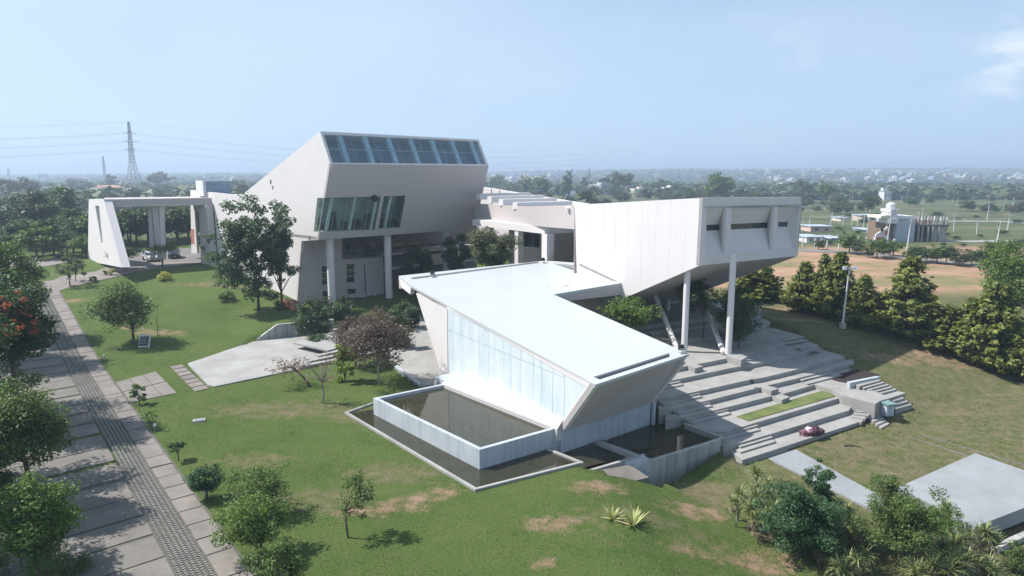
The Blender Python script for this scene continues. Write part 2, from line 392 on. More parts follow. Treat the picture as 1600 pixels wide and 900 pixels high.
for (px, py, rx, ry, a) in [(1330, 700, 4.2, 3.0, 30), (1130, 775, 3.2, 2.2, 0), (1500, 640, 7, 2.5, 0), (1560, 800, 3, 2, 20), (1410, 730, 3, 2, 0)]:
    p = G(px, py); dry = np.maximum(dry, patch(p.x, p.y, rx, ry, a) * .95)
dry = dry * (1 - .7 * g2)
# bare red field beyond the conifers, far meadow
field = S((GY - 84 + (GX - 40) * .1) / 8) * (1 - S((GY - 142) / 10)) * S((GX - 12) / 14) * (1 - S((GX - 105) / 20))
far = S((GY - 138) / 14)
slope_g = np.zeros_like(GX)
me = bpy.data.meshes.new('ground'); ny_, nx_ = GX.shape
idx = np.arange(ny_ * nx_).reshape(ny_, nx_)
fc = np.stack([idx[:-1, :-1], idx[:-1, 1:], idx[1:, 1:], idx[1:, :-1]], -1).reshape(-1, 4)
me.from_pydata(np.stack([GX, GY, GZ], -1).reshape(-1, 3).tolist(), [], fc.tolist())
for nm, arr in (('dry', dry), ('soil', soil), ('field', field), ('far', far)):
    at = me.attributes.new(nm, 'FLOAT', 'POINT'); at.data.foreach_set('value', arr.reshape(-1).astype(np.float32))
me.polygons.foreach_set('use_smooth', [True] * len(me.polygons))
m, nt, b, o = newmat('ground')
P0 = pos(nt)
A = lambda n: N(nt, 'ShaderNodeAttribute', attribute_name=n).outputs['Fac']
def madd(x, k, c_):
    q = N(nt, 'ShaderNodeMath', operation='MULTIPLY_ADD'); q.use_clamp = True; nt.links.new(x, q.inputs[0]); q.inputs[1].default_value = k
    if hasattr(c_, 'is_linked'): nt.links.new(c_, q.inputs[2])
    else: q.inputs[2].default_value = c_
    return q.outputs[0]
n_big = noise(nt, P0, .22, 6, .6); n_mid = noise(nt, P0, 1.3, 6, .68); n_fine = noise(nt, P0, 9, 5, .75); n_vf = noise(nt, P0, 45, 3, .7)
n_fm = mixc(nt, .45, n_mid, n_fine)
lawn = ramp(nt, n_big, [(.30, (.060, .108, .023)), (.5, (.088, .140, .032)), (.72, (.122, .165, .046))])
lawn = mixc(nt, ramp(nt, n_mid, [(.38, 0.0), (.66, .7)]), lawn, (.135, .150, .058))
lawn = mixc(nt, ramp(nt, n_fine, [(.36, .85), (.58, 0.0)]), lawn, (.036, .062, .015))
drc = ramp(nt, n_mid, [(.32, (.110, .118, .050)), (.52, (.165, .148, .082)), (.72, (.225, .185, .120))])
drc = mixc(nt, ramp(nt, n_fine, [(.32, .5), (.56, 0.0)]), drc, (.095, .085, .045))
def thresh(att, nz_, k=2.2, amp=1.4):
    a = N(nt, 'ShaderNodeMath', operation='MULTIPLY_ADD'); nt.links.new(nz_, a.inputs[0]); a.inputs[1].default_value = amp; a.inputs[2].default_value = -amp * .5
    s_ = N(nt, 'ShaderNodeMath', operation='ADD'); nt.links.new(att, s_.inputs[0]); nt.links.new(a.outputs[0], s_.inputs[1])
    z_ = N(nt, 'ShaderNodeMath', operation='MULTIPLY_ADD'); z_.use_clamp = True; nt.links.new(s_.outputs[0], z_.inputs[0]); z_.inputs[1].default_value = k; z_.inputs[2].default_value = -k * .5 + .5
    g_ = N(nt, 'ShaderNodeMath', operation='MULTIPLY'); nt.links.new(z_.outputs[0], g_.inputs[0]); 
    w_ = N(nt, 'ShaderNodeMath', operation='MULTIPLY'); w_.use_clamp = True; nt.links.new(att, w_.inputs[0]); w_.inputs[1].default_value = 8
    nt.links.new(w_.outputs[0], g_.inputs[1]); return g_.outputs[0]
c = mixc(nt, thresh(A('dry'), n_fm, 1.7, 2.2), lawn, drc)
sc = ramp(nt, n_mid, [(.3, (.22, .145, .095)), (.7, (.33, .225, .16))])
c = mixc(nt, thresh(A('soil'), n_fm, 2.0, 2.6), c, sc)
n_f = noise(nt, pos(nt, (.7, 1.1, 1)), .11, 9, .76)
fcol = ramp(nt, n_f, [(.34, (.13, .15, .06)), (.46, (.22, .19, .10)), (.53, (.34, .21, .14)), (.66, (.42, .29, .21))])
c = mixc(nt, A('field'), c, fcol)
n_g = noise(nt, pos(nt, (.5, 1, 1)), .035, 8, .65)
gcol = ramp(nt, n_g, [(.30, (.045, .065, .026)), (.46, (.085, .105, .048)), (.58, (.14, .14, .075)), (.68, (.25, .18, .12))])
gcol = mixc(nt, ramp(nt, noise(nt, P0, .5, 4, .7), [(.35, .5), (.6, 0.0)]), gcol, (.05, .07, .028))
c = mixc(nt, A('far'), c, gcol)
nt.links.new(c, b.inputs['Base Color']); b.inputs['Roughness'].default_value = .95; b.inputs['Specular IOR Level'].default_value = .1
hh = mixc(nt, .5, n_fine, n_vf); bump(nt, b, hh, .9, .09)
me.materials.append(m); ground = bpy.data.objects.new('ground', me); COL.objects.link(ground); ground['kind'] = 'structure'

# ------------------------------------------------------------------ paving helpers
def sheet(name, pts, mat, th=.12, parent=None, kind='structure', bevel=False):
    o = MB().plate([Vector(p) - Z * th for p in pts], Z * th).build(name, mat, parent)
    if kind: o['kind'] = kind
    return o
def gpoly(pix, dz=.04): return [G(x, y, dz) for x, y in pix]

# ------------------------------------------------------------------ driveway: parking slabs, paver strip, kerb slabs
O_ = G(202, 632); far_ = G(92, 456); E_ = (far_ - O_); E_.z = 0; LROAD = E_.length; E_.normalize(); Q_ = Vector((-E_.y, E_.x, 0))   # Q_ points left of travel-away
def RP(t, w, dz=.05):
    p = O_ + E_ * t + Q_ * w; return Vector((p.x, p.y, h1(p.x, p.y) + dz))
def road_w(px, py):
    p = G(px, py) - O_; return p.dot(E_), p.dot(Q_)
w1 = road_w(174, 639)[1]; w2 = .5 * (road_w(145, 650)[1] + road_w(272, 892)[1])
tA, wA = road_w(227, 790); tB, wB = road_w(117, 821)
skew = (tB - tA) / (wB - wA); w3 = w2 + 5.2
road = thing('driveway', 'driveway of concrete slabs and small grey pavers running along the lawn', 'driveway', (O_.x, O_.y, 0))
road.pop('label'); road.pop('category'); road['kind'] = 'structure'
T0, T1 = -34.0, LROAD + 6
rng = random.Random(3)
bed = MB()
for k in range(int((T1 - T0) / 2)):
    a = T0 + 2 * k; bed.quad(RP(a, -.15, .012), RP(a + 2, -.15, .012), RP(a + 2, w3 + .8, .012), RP(a, w3 + .8, .012))
bed.build('joint_bed', 'joint_dark', road)
t = T0
while t < T1:                                   # kerb slabs on the lawn side
    L = rng.choice([1.1, 1.7, 2.3, 1.7]); d0 = rng.uniform(0, .04)
    j = [rng.uniform(-.03, .03) for _ in range(4)]
    pts = [RP(t + .05, .02 + j[0]), RP(t + L - .05, .02 + j[1]), RP(t + L - .05, w1 - .08 + j[2]), RP(t + .05, w1 - .08 + j[3])]
    MB().plate([p - Z * .1 for p in pts], Z * (.1 + d0)).build('kerb_slab', 'kerb_concrete', road); t += L
t = T0; 
while t < T1 - 2:                               # angled parking slabs
    L = rng.choice([2.3, 2.5, 2.2]); d0 = rng.uniform(0, .03)
    pts = [RP(t, w2 + .1, .05), RP(t + L, w2 + .1, .05), RP(t + L + skew * (w3 - w2), w3, .05), RP(t + skew * (w3 - w2), w3, .05)]
    MB().plate([p - Z * .1 for p in pts], Z * (.1 + d0)).build('parking_slab', 'slab_concrete', road); t += L + rng.choice([.14, .14, .28, .5])
pv = MB(); t = T0                                # pavers: real blocks with open joints, joined
while t < T1:
    near = t < 14; st = .21 if near else .34; n = max(1, int((w2 - w1) / st)); ww = (w2 - w1) / n
    hh0 = RP(t, w1).z - .01; g_ = .018 if near else .020
    for k in range(n):
        o_ = (k % 2) * st * .5; dz = rng.uniform(0, .014); ca_ = ww * .24
        a = O_ + E_ * (t + o_) + Q_ * (w1 + k * ww); a.z = hh0 - .02
        L1, L2 = g_, st - g_; W1, W2 = g_, ww - g_
        P = [a + E_ * x_ + Q_ * y_ for x_, y_ in ((L1 + ca_, W1), (L2 - ca_, W1), (L2, (W1 + W2) / 2), (L2 - ca_, W2), (L1 + ca_, W2), (L1, (W1 + W2) / 2))]
        i = len(pv.v); pv.v += P + [p + Z * (.035 + dz) for p in P]
        pv.f.append(tuple(range(i + 6, i + 12))); pv.f += [(i + q, i + (q + 1) % 6, i + 6 + (q + 1) % 6, i + 6 + q) for q in range(6)]
    t += st
o = pv.build('paver_strip', 'paver_grey', road); o['kind'] = 'stuff'
# side drive to the portico and the car court
def strip(name, pix, mat, dz=.05, n=6):
    """quad strip following the ground: pix = [(left px), (right px)] pairs"""
    mb = MB(); pr = [(Vector(G(*a, dz)), Vector(G(*b_, dz))) for a, b_ in pix]
    for (a, b_), (c_, d_) in zip(pr, pr[1:]):
        for k in range(n):
            f, g_ = k / n, (k + 1) / n
            q = [a.lerp(c_, f), b_.lerp(d_, f), b_.lerp(d_, g_), a.lerp(c_, g_)]
            mid = 4
            for s_ in range(mid):
                u0, u1 = s_ / mid, (s_ + 1) / mid
                Q4 = [q[0].lerp(q[1], u0), q[0].lerp(q[1], u1), q[3].lerp(q[2], u1), q[3].lerp(q[2], u0)]
                mb.quad(*[Vector((v.x, v.y, h1(v.x, v.y) + dz)) for v in Q4])
    o = mb.build(name, mat); o['kind'] = 'structure'; return o
strip('side_drive', [((62, 448), (88, 456)), ((95, 432), (110, 448)), ((150, 424), (165, 436)), ((192, 409), (215, 424)), ((240, 404), (330, 409)), ((300, 392), (345, 404)), ((320, 386), (350, 396))], 'kerb_concrete')
strip('back_road', [((0, 412), (0, 424)), ((60, 406), (70, 416)), ((120, 402), (128, 407))], 'kerb_concrete')
strip('car_court', [((180, 402), (192, 412)), ((240, 390), (262, 408)), ((330, 386), (340, 405))], 'slab_concrete', .07)
# lawn slabs
apron = thing('garden_path', '', '', G(230, 605)); 
for k in ('label', 'category'): apron.pop(k, None)
apron['kind'] = 'structure'
A0, A1, A2, A3 = G(180, 597, .05), G(243, 580, .05), G(277, 614, .05), G(204, 629, .05)
for i in range(3):
    for j in range(2):
        f0, f1, g0, g1 = i / 3 + .008, (i + 1) / 3 - .008, j / 2 + .012, (j + 1) / 2 - .012
        bl_ = lambda f, g_: A0.lerp(A1, f).lerp(A3.lerp(A2, f), g_)
        sheet('path_slab', [bl_(f0, g0), bl_(f1, g0), bl_(f1, g1), bl_(f0, g1)], 'kerb_concrete', .1, apron, None)
B0, B1, B2, B3 = G(265, 572, .05), G(284, 569, .05), G(326, 607, .05), G(305, 612, .05)
for i in range(7):
    f0, f1 = i / 7 + .01, (i + 1) / 7 - .01
    sheet('path_slab', [B0.lerp(B3, f0), B1.lerp(B2, f0), B1.lerp(B2, f1), B0.lerp(B3, f1)], 'kerb_concrete', .1, apron, None)
# plaza
plaza = sheet('plaza', [Vector((p.x, p.y, .12)) for p in PLAZA], 'plaza_concrete', .3)
pk = thing('plaza_steps', 'four low pale concrete steps beside the maroon-leaved tree on the plaza', 'steps', U(520, 560, .12))
for k in range(4):
    z = .12 + .15 * (k + 1); dx = 10 * k; 
    a, b_ = (470 + 14 * k, 573 - 8.5 * k), (640, 540 - 8.5 * k)
    pa, pb = U(*a, z), U(*b_, z); nrm = (pb - pa).cross(Z).normalized() * -1
    if nrm.y < 0: nrm = -nrm
    wd = .55 if k < 3 else 5.2
    MB().plate([pa - Z * .15, pb - Z * .15, pb + nrm * wd - Z * .15, pa + nrm * wd - Z * .15], Z * .15).build('step', 'plaza_concrete', pk)
a, b_ = U(400, 533, .1), U(520, 517, .1); ang = math.degrees(math.atan2(b_.y - a.y, b_.x - a.x))
rw = MB(); nrm = D(ang + 90) * .35
rw.plate([a, b_, V(522, 499, b_, ang), V(434, 507, a, ang), V(399, 532, a, ang)], nrm)
tag(rw.build('retaining_wall', 'old_concrete'), 'low grey concrete retaining wall ramping up between the lawn bank and the plaza', 'retaining wall')

# ------------------------------------------------------------------ pools beside the auditorium
pool = thing('raised_pool', 'raised rectangular reflecting pool with grey streaked concrete walls beside the glazed wall', 'pool', U(749, 703, 0))
c0, c1, c2, c3 = U(583, 622, 1.25), U(749, 703, 1.25), U(860, 668, 1.25), U(690, 600, 1.25)
c2 = c1 + (c3 - c0) * ((c2 - c1).length / (c3 - c0).length)
def wallseg(mb, a, b, zb, zt, th, side=1):
    a, b = Vector(a), Vector(b); d = (b - a); d.z = 0; d.normalize(); n = Vector((-d.y, d.x, 0)) * th * side
    P = [Vector((a.x, a.y, zb)), Vector((b.x, b.y, zb)), Vector((b.x, b.y, zb)) + n, Vector((a.x, a.y, zb)) + n]
    mb.plate(P, Z * (zt - zb)); return mb
e = (c1 - c0).normalized(); f = (c2 - c1).normalized()
wallseg(MB(), c0, c1, -.9, 1.25, .28).build('pool_wall', 'pool_concrete', pool)
wallseg(MB(), c1 + f * .003, c2 + f * 3.4, -.9, 1.247, .28).build('pool_wall', 'pool_concrete', pool)
wallseg(MB(), c3, c0 + f * .285, -.9, 1.243, .28).build('pool_wall', 'pool_concrete', pool)
MB().quad(*[Vector((p.x, p.y, 1.02)) for p in (c0, c1, c2 + f * 3, c3 + f * 3)]).build('water', 'pond_water', pool)
lp = thing('lower_pond', 'dark narrow water channel with thin pale kerb round the foot of the raised pool', 'pond', U(742, 765, 0))
q0, q1, q2, q3 = U(538, 644, .14), U(742, 765, .14), U(912, 722, .14), U(583, 628, .14)
for a, b_ in ((q0, q1), (q1 + Vector((.003, 0, 0)), q2), (q2 + Vector((0, .004, 0)), q2 + (U(845, 695, .14) - q2) * 1.2), (q3, q0)):
    wallseg(MB(), a, b_, -.7, .14 + .002 * random.random(), .20).build('kerb', 'plaza_concrete', lp)
MB().quad(*[Vector((p.x, p.y, .035)) for p in (q0, q1, q2 + f * .1, c3 + Vector((0, 0, 0)))]).build('water', 'pond_water', lp)
sp = thing('sunken_pool', 'dark sunken pool between the auditorium plinth and the stepped terraces', 'pool', U(1015, 745, -1.2))
s0, s1, s2, s3 = U(1015, 722, -.2), U(1137, 684, -.2), U(1056, 655, -.2), U(930, 690, -.2)
wallseg(MB(), s0, s1, -2.2, -.2, .3).build('pool_wall', 'old_concrete', sp)
wallseg(MB(), s1, s2 + (s2 - s1) * .4, -2.2, -.197, .3).build('pool_wall', 'terrace_concrete', sp)
wallseg(MB(), U(930, 690, -.18), s0, -1.5, -.18, .45, 1).build('pool_wall', 'plaza_concrete', sp)
MB().quad(*[Vector((p.x, p.y, -.55)) for p in (s0, s1, s2 + (s2 - s1) * .6, s3 + Vector((-1, 6, 0)))]).build('water', 'pond_water', sp)
sp2 = thing('basin', 'small dark basin below the pool corner, left of the sunken pool', 'basin', U(930, 720, -.5))
b0, b1 = U(912, 730, -.1), U(1000, 707, -.05)
MB().quad(*[Vector((p.x, p.y, -.42)) for p in (U(905, 733, -.42), U(1005, 706, -.42), U(930, 684, -.42), U(870, 700, -.42))]).build('water', 'pond_water', sp2)
wallseg(MB(), U(921, 737, -.15), U(1003, 712, -.12), -1.3, -.12, .22).build('kerb', 'plaza_concrete', sp2)
ow = MB().plate([U(975, 722, -.22), U(1008, 711, -.12), U(1015, 722, -.2), U(1015, 745, -1.1), U(1008, 748, -1.2), U(975, 735, -.7)], Vector((-.05, .25, 0)))
tag(ow.build('wing_wall', 'pool_concrete'), 'sloping concrete cheek wall at the near corner of the sunken pool', 'wall')
tag(sheet('landing_slab', [U(935, 735, -.22), U(985, 726, -.25), U(1014, 746, -.55), U(988, 752, -.5), U(960, 757, -.42)], 'slab_concrete', .5, None, None), 'worn pale concrete slab tilting at the pool corner on the grass', 'slab')
MB().plate([U(617, 575, .16), U(655, 603, .16), U(657, 600, .16), U(620, 572, .16)], Z * .12).build('channel_kerb', 'pool_concrete')['kind'] = 'structure'

def litter(name, poly, z, n, seed, mat='leaf_dry', size=.07, parent=None):
    rs = np.random.RandomState(seed); X_ = np.array([p.x for p in poly]); Y_ = np.array([p.y for p in poly])
    x = rs.uniform(X_.min(), X_.max(), n * 3); y = rs.uniform(Y_.min(), Y_.max(), n * 3); k = inside([Vector(p) for p in poly], x, y); x, y = x[k][:n], y[k][:n]
    # drifts gather in places
    V_, F_ = leaves(rs, np.stack([x, y, x * 0 + z], 1), size, 8, 1.5, curl=.03)
    o = bpy.data.objects.new(name, fastmesh(name, V_, F_, mat, rs.uniform(0, 1, len(x)))); COL.objects.link(o); o['kind'] = 'stuff'
LITTER = [('floating_leaves', [c0, c1, c2, c3], 1.035, 170, 1), ('floating_leaves', [q0, q1, q2, q3], .05, 130, 2), ('floating_leaves', [s0, s1, s2, s3], -.535, 60, 3),
          ('fallen_leaves', [U(430, 545, .12), U(540, 515, .12), U(650, 520, .12), U(650, 570, .12), U(600, 549, .12), U(450, 575, .12)], .14, 420, 4),
          ('fallen_leaves', [U(1196, 714, -1.3), U(1238, 699, -1.3), U(1384, 779, -1.3), U(1370, 800, -1.3)], -1.285, 80, 5),
          ('fallen_leaves', [RP(-30, w1), RP(20, w1), RP(20, w3), RP(-30, w3)], .09, 900, 6)]
# ------------------------------------------------------------------ amphitheatre
am = thing('amphitheatre', 'broad stepped concrete terraces descending beneath the raised gallery to the garden', 'amphitheatre', U(1200, 650, -1.4))
TER = [
 (ZT[1], [(1120, 706), (1140, 704), (1160, 719), (1286, 678), (1344, 659), (1353, 649), (1368, 644), (1370, 625), (1130, 680)]),
 (ZT[2], [(1130, 697), (1140, 697), (1168, 689), (1253, 663.5), (1327, 641), (1333, 630), (1318, 614), (1120, 668)]),
 (ZT[3], [(1110, 676), (1137, 674), (1171, 663.5), (1317, 620.5), (1310, 611), (1290, 600), (1250, 596), (1060, 635), (1040, 650)]),
 (ZT[4], [(1040, 657), (1091, 647.5), (1205, 619), (1222, 616), (1273, 601), (1300, 609), (1329, 600), (1345, 574), (1190, 590), (1040, 622)]),
 (ZT[5], [(1030, 642), (1073, 634), (1189, 605), (1213, 599), (1271, 585), (1335, 567), (1326, 553), (1190, 575), (1020, 606)]),
 (ZT[6], [(1010, 628), (1047, 621), (1173, 593), (1188, 591), (1235, 580), (1321, 557), (1285, 546), (1240, 545), (1000, 595)]),
 (ZT[7], [(1000, 604.5), (1048, 595), (1135, 576.5), (1257, 553), (1279, 539), (1262, 533), (1200, 530), (1000, 570)]),
 (ZT[8], [(1000, 585), (1095, 568), (1162, 555), (1228, 536.5), (1222, 532), (1256, 525), (1198, 510), (1100, 505), (960, 540)]),
 (ZT[9], [(950, 550), (1080, 530), (1175, 514), (1198, 509.5), (1206, 502), (1190, 497), (1050, 485), (900, 510)]),
]
for k, (z, pix) in enumerate(TER):
    pts = [U(x, y, z) for x, y in pix]
    MB().plate([p - Z * 1.1 for p in pts], Z * 1.1).build('terrace', 'terrace_concrete', am)
z10 = ZT[9] + .36
for k, (y0, y1) in enumerate(((512, 494), (500, 484))):
    pts = [U(900, y0 + 22, z10 + .36 * k), U(1160, y1 + 6, z10 + .36 * k), U(1190, y1, z10 + .36 * k), U(1170, y1 - 14, z10 + .36 * k), U(900, 480, z10 + .36 * k)]
    MB().plate([p - Z * 1.1 for p in pts], Z * 1.1).build('terrace', 'terrace_concrete', am)
def flight(pairs, ext=2.0, depth=.5):
    for (a, b, z) in pairs:
        A_, B_ = U(*a, z), U(*b, z); d = (B_ - A_).normalized(); A_ = A_ - d * ext; n = Vector((-d.y, d.x, 0)) * depth
        P = [A_, B_, B_ + n, A_ + n]; MB().plate([p - Z * .13 for p in P], Z * .13).build('step', 'terrace_concrete', am)
r = .12
flight([((1045, 600), (1064, 596), ZT[6] + 2 * r), ((1040, 606.5), (1069, 600.5), ZT[6] + r),
        ((1050, 624), (1094, 614.5), ZT[5] + 2 * r), ((1057, 628.5), (1098, 619.5), ZT[5] + r),
        ((1072, 637.5), (1110, 628.5), ZT[4] + 2 * r), ((1080, 642), (1114, 634), ZT[4] + r),
        ((1092, 651.5), (1138, 639.5), ZT[3] + 2 * r), ((1101, 656.5), (1143, 645.5), ZT[3] + r),
        ((1144, 676), (1185, 664.5), ZT[2] + 2 * r), ((1151, 681), (1189, 671), ZT[2] + r),
        ((1176, 692.5), (1208, 683), ZT[1] + 2 * r), ((1177, 700.5), (1213, 689.5), ZT[1] + r)], 1.2)
flight([((1162, 724), (1232, 701.5), -1.33 + .17)], 0, .6)
flight([((1239, 576.5), (1282, 567), ZT[5] + 2 * r), ((1242, 582), (1287, 571), ZT[5] + r),
        ((1254, 594), (1300, 583), ZT[4] + 2 * r), ((1262, 600), (1316, 586), ZT[4] + r),
        ((1250, 544), (1279, 540), ZT[7] + 2 * r - .0), ((1256, 549), (1284, 544), ZT[7] + r),
        ((1226, 531), (1258, 526), ZT[8] + 2 * r - .2), ((1230, 537), (1262, 531), ZT[7] + r * 2)], 0)
def block(pix, z, hgt, name='block'):
    P = [U(x, y, z) for x, y in pix]; MB().plate([p - Z * hgt for p in P], Z * hgt).build(name, 'terrace_concrete', am)
block([(1066, 567), (1072, 565), (1099, 572), (1086, 575.5)], ZT[7] + .42, .42, 'seat_block')
block([(1189, 605.4), (1199, 602.5), (1217, 606.8), (1205, 611.2)], ZT[5] + .003, .8)
block([(1205, 618.5), (1219, 615), (1234, 620), (1222, 625)], ZT[4] + .003, .8)
block([(1134, 556), (1140, 551), (1168, 557), (1158, 563)], ZT[8] + .22, .6, 'pedestal')
# landing, its side stairs and the planting bed
block([(1300, 609.3), (1329, 600.3), (1340, 603), (1372, 613), (1391, 622), (1376, 626), (1368, 631), (1332, 622), (1316, 618)], ZT[4] + .006, 1.5, 'landing')
block([(1371, 614), (1391, 608), (1415, 614), (1391, 622)], ZT[4] - .35, 1.0, 'landing')
for k in range(5):
    z = ZT[4] + .32 - .13 * k; x = 7 * k
    block([(1338 + x * 1.05, 601 + 3.1 * k), (1373 + x * .85, 592 + 3.6 * k), (1377 + x * .85, 594 + 3.6 * k), (1343 + x * 1.05, 603.5 + 3.1 * k)], z, .5, 'step')
a, b_ = U(1328, 601, ZT[4] + .35), U(1375, 587, ZT[4] + .6); wallseg(MB(), a, b_, -.6, ZT[4] + .5, .3).build('cheek_wall', 'pool_concrete', am)
for k in range(3):
    z = ZT[4] - .55 - .2 * k
    block([(1392 + 2 * k, 623 + 5 * k), (1409 + 5 * k, 619 + 5 * k), (1413 + 6 * k, 622 + 5 * k), (1396 + 2 * k, 627 + 6 * k)], z, .4, 'step')
block([(1392, 633), (1416, 625), (1424, 630), (1399, 640)], ZT[4] - 1.1, .3, 'landing')
for k in range(4):
    z = -.98 - .10 * k
    block([(1353.5 + 6 * k, 650 + 5 * k), (1374 + 4 * k, 645 + 4.6 * k), (1378 + 4 * k, 648 + 4.6 * k), (1359 + 6 * k, 654 + 5 * k)], z, .3, 'step')
for k in range(4):
    z = ZT[1] + .03 + .08 * k
    block([(1326 + 3.6 * k, 655 - 4 * k), (1346 + 5.5 * k, 660 - 5 * k), (1352 + 5.2 * k, 652 - 4.6 * k), (1331 + 4 * k, 648 - 3.4 * k)], z, .25, 'step')
bedp = [U(1298, 592, ZT[4] + .03), U(1312, 584, ZT[4] + .06), U(1340, 577, ZT[4] + .1), U(1375, 585, ZT[4] + .1), U(1328, 599, ZT[4] + .03), U(1310, 596, ZT[4] + .03)]
o = sheet('flower_bed', bedp, 'soil_bed', .06, None, 'structure')
gs = [U(1151, 650.5, ZT[3] + .05), U(1169, 657.5, ZT[3] + .05), U(1308, 618, ZT[3] + .05), U(1304, 611, ZT[3] + .05), U(1290, 609, ZT[3] + .05), U(1262, 617, ZT[3] + .05)]
m, nt, b, o = newmat('turf')
n1 = noise(nt, pos(nt), .6, 4); n2 = noise(nt, pos(nt), 12, 5, .7)
c = ramp(nt, n1, [(.35, (.085, .125, .03)), (.65, (.17, .19, .06))]); c = mixc(nt, ramp(nt, n2, [(.3, .5), (.6, 0.0)]), c, (.04, .07, .018))
nt.links.new(c, b.inputs['Base Color']); b.inputs['Roughness'].default_value = .95; bump(nt, b, n2, .8, .05)
sheet('turf_strip', gs, 'turf', .05, None, 'structure')
# path and stage
sheet('path', [U(1196, 714, -1.3), U(1238, 699, -1.3), U(1292, 729, -1.3), U(1384, 779, -1.3), U(1410, 770, -1.3), U(1432, 792, -1.3), U(1370, 800, -1.3)], 'stage_concrete', .25)
st = sheet('stage', [U(1402, 762, -1.12), U(1524, 708, -1.12), U(1680, 763, -1.12), U(1524, 823, -1.12)], 'stage_concrete', .85)
o = wallseg(MB(), U(1560, 858, -2.0), U(1680, 806, -2.0), -3.4, -1.95, .35).build('garden_wall', 'old_concrete'); tag(o, 'low weathered concrete wall at the lower right, in front of the stage', 'wall')
o = wallseg(MB(), U(1555, 857, -2.0), U(1562, 858.5, -2.0), -3.4, -1.952, .9).build('wall_return', 'old_concrete'); tag(o, 'short return of the weathered wall beside the yuccas at lower right', 'wall')
for nm, a, b_ in (('kerb_line', (1418, 682), (1512, 713)), ('kerb_line', (1443, 681), (1600, 727))):
    A_, B_ = G(*a), G(*b_); mb = MB()
    for k in range(10):
        p, q = A_.lerp(B_, k / 10), A_.lerp(B_, (k + .97) / 10); p.z = h1(p.x, p.y); q.z = h1(q.x, q.y); mb.bar(p + Z * .0, q + Z * .0, .12, .08)
    o = mb.build(nm, 'slab_concrete'); o['kind'] = 'structure'

# ------------------------------------------------------------------ auditorium
def lerp(a, b, t): return Vector(a).lerp(Vector(b), t)
aA, aB = U(880, 673, 1.2), U(1022, 628, 1.2)
aD, aC, aG = U(930, 601, 5.0), U(1077, 553, 5.0), U(865, 460, 6.5)
rn = (aC - aD).cross(aG - aD).normalized()
if rn.z < 0: rn = -rn
RPx = lambda x, y: PL(x, y, aD, rn)
aud = thing('auditorium', 'low wedge-shaped hall with a sloping white roof, glazed side wall and leaning grey prow', 'building', aA)
SA = 122.4
K_, L_, J_ = RPx(623, 431), RPx(642, 446), RPx(852, 407)
_r = ray(1098, 309); _g = Vector((_r[0] * 57 / _r[1], 57, 0)); I_, H_ = V(905, 411, _g, 128), V(971, 442, _g, 128)   # where the arm meets the gallery wall
outer = [aD, aC, aG, J_, K_, L_]; rC = sum(outer, Vector()) / 6
g1 = [RPx(927, 589), RPx(937.5, 593), RPx(1047.5, 557.5), RPx(1046, 551.5)]
g2_ = [RPx(640, 434), RPx(646, 436.3), RPx(842, 410.8), RPx(841, 408.7)]
rf = MB().plate([p - rn * .17 for p in outer], rn * .17, [[p - rn * .17 for p in g1], [p - rn * .17 for p in g2_]]).build('roof', 'roof_white', aud)
am_ = MB(); am_.plate([p - Z * .25 for p in (aG, H_, J_)], Z * .25); am_.plate([p - Z * .25 for p in (H_, I_, J_)], Z * .25); am_.build('arm_roof', 'roof_white', aud)
MB().plate([p - rn * .27 + (rC - p) * .008 for p in outer], rn * .098).build('ceiling', 'pink_shade_plaster', aud)
for i in range(6):
    a, b_ = lerp(g1[1], g1[2], i / 6 + .004), lerp(g1[1], g1[2], (i + 1) / 6 - .004); c_, d_ = lerp(g1[0], g1[3], (i + 1) / 6 - .004), lerp(g1[0], g1[3], i / 6 + .004)
    MB().plate([p - rn * .16 for p in (a, b_, c_, d_)], rn * .02).build('skylight_pane', 'dark_glass', aud)
# deep fascia at the back-left corner and along the back, arm fascia toward the gallery
MB().plate([K_ - rn * .175, L_ - rn * .175, V(641, 460, L_, math.degrees(math.atan2(K_.y - L_.y, K_.x - L_.x))), V(627, 449, L_, math.degrees(math.atan2(K_.y - L_.y, K_.x - L_.x)))], D(38) * .4).build('fascia', 'white_plaster', aud)
MB().plate([K_ - rn * .175, J_ - rn * .175, J_ - Z * 1.6, K_ - Z * 1.2], D(128) * -.35).build('fascia', 'pink_shade_plaster', aud)
dn = lambda p, h: p - Z * h
MB().plate([dn(aG, .255), dn(H_, .255), dn(H_, 1.15), dn(aG, .75)], D(128) * .35).build('fascia', 'pink_shade_plaster', aud)
# glazed side wall
wp = [V(x, y, aA, SA) for x, y in ((880, 673), (929, 603), (650, 458), (692, 592))]
holepx = [(698.5, 480), (915.5, 605), (881, 654.5), (699.5, 586.5)]
hp = [V(x, y, aA, SA) for x, y in holepx]
nin = D(SA - 90) * .35
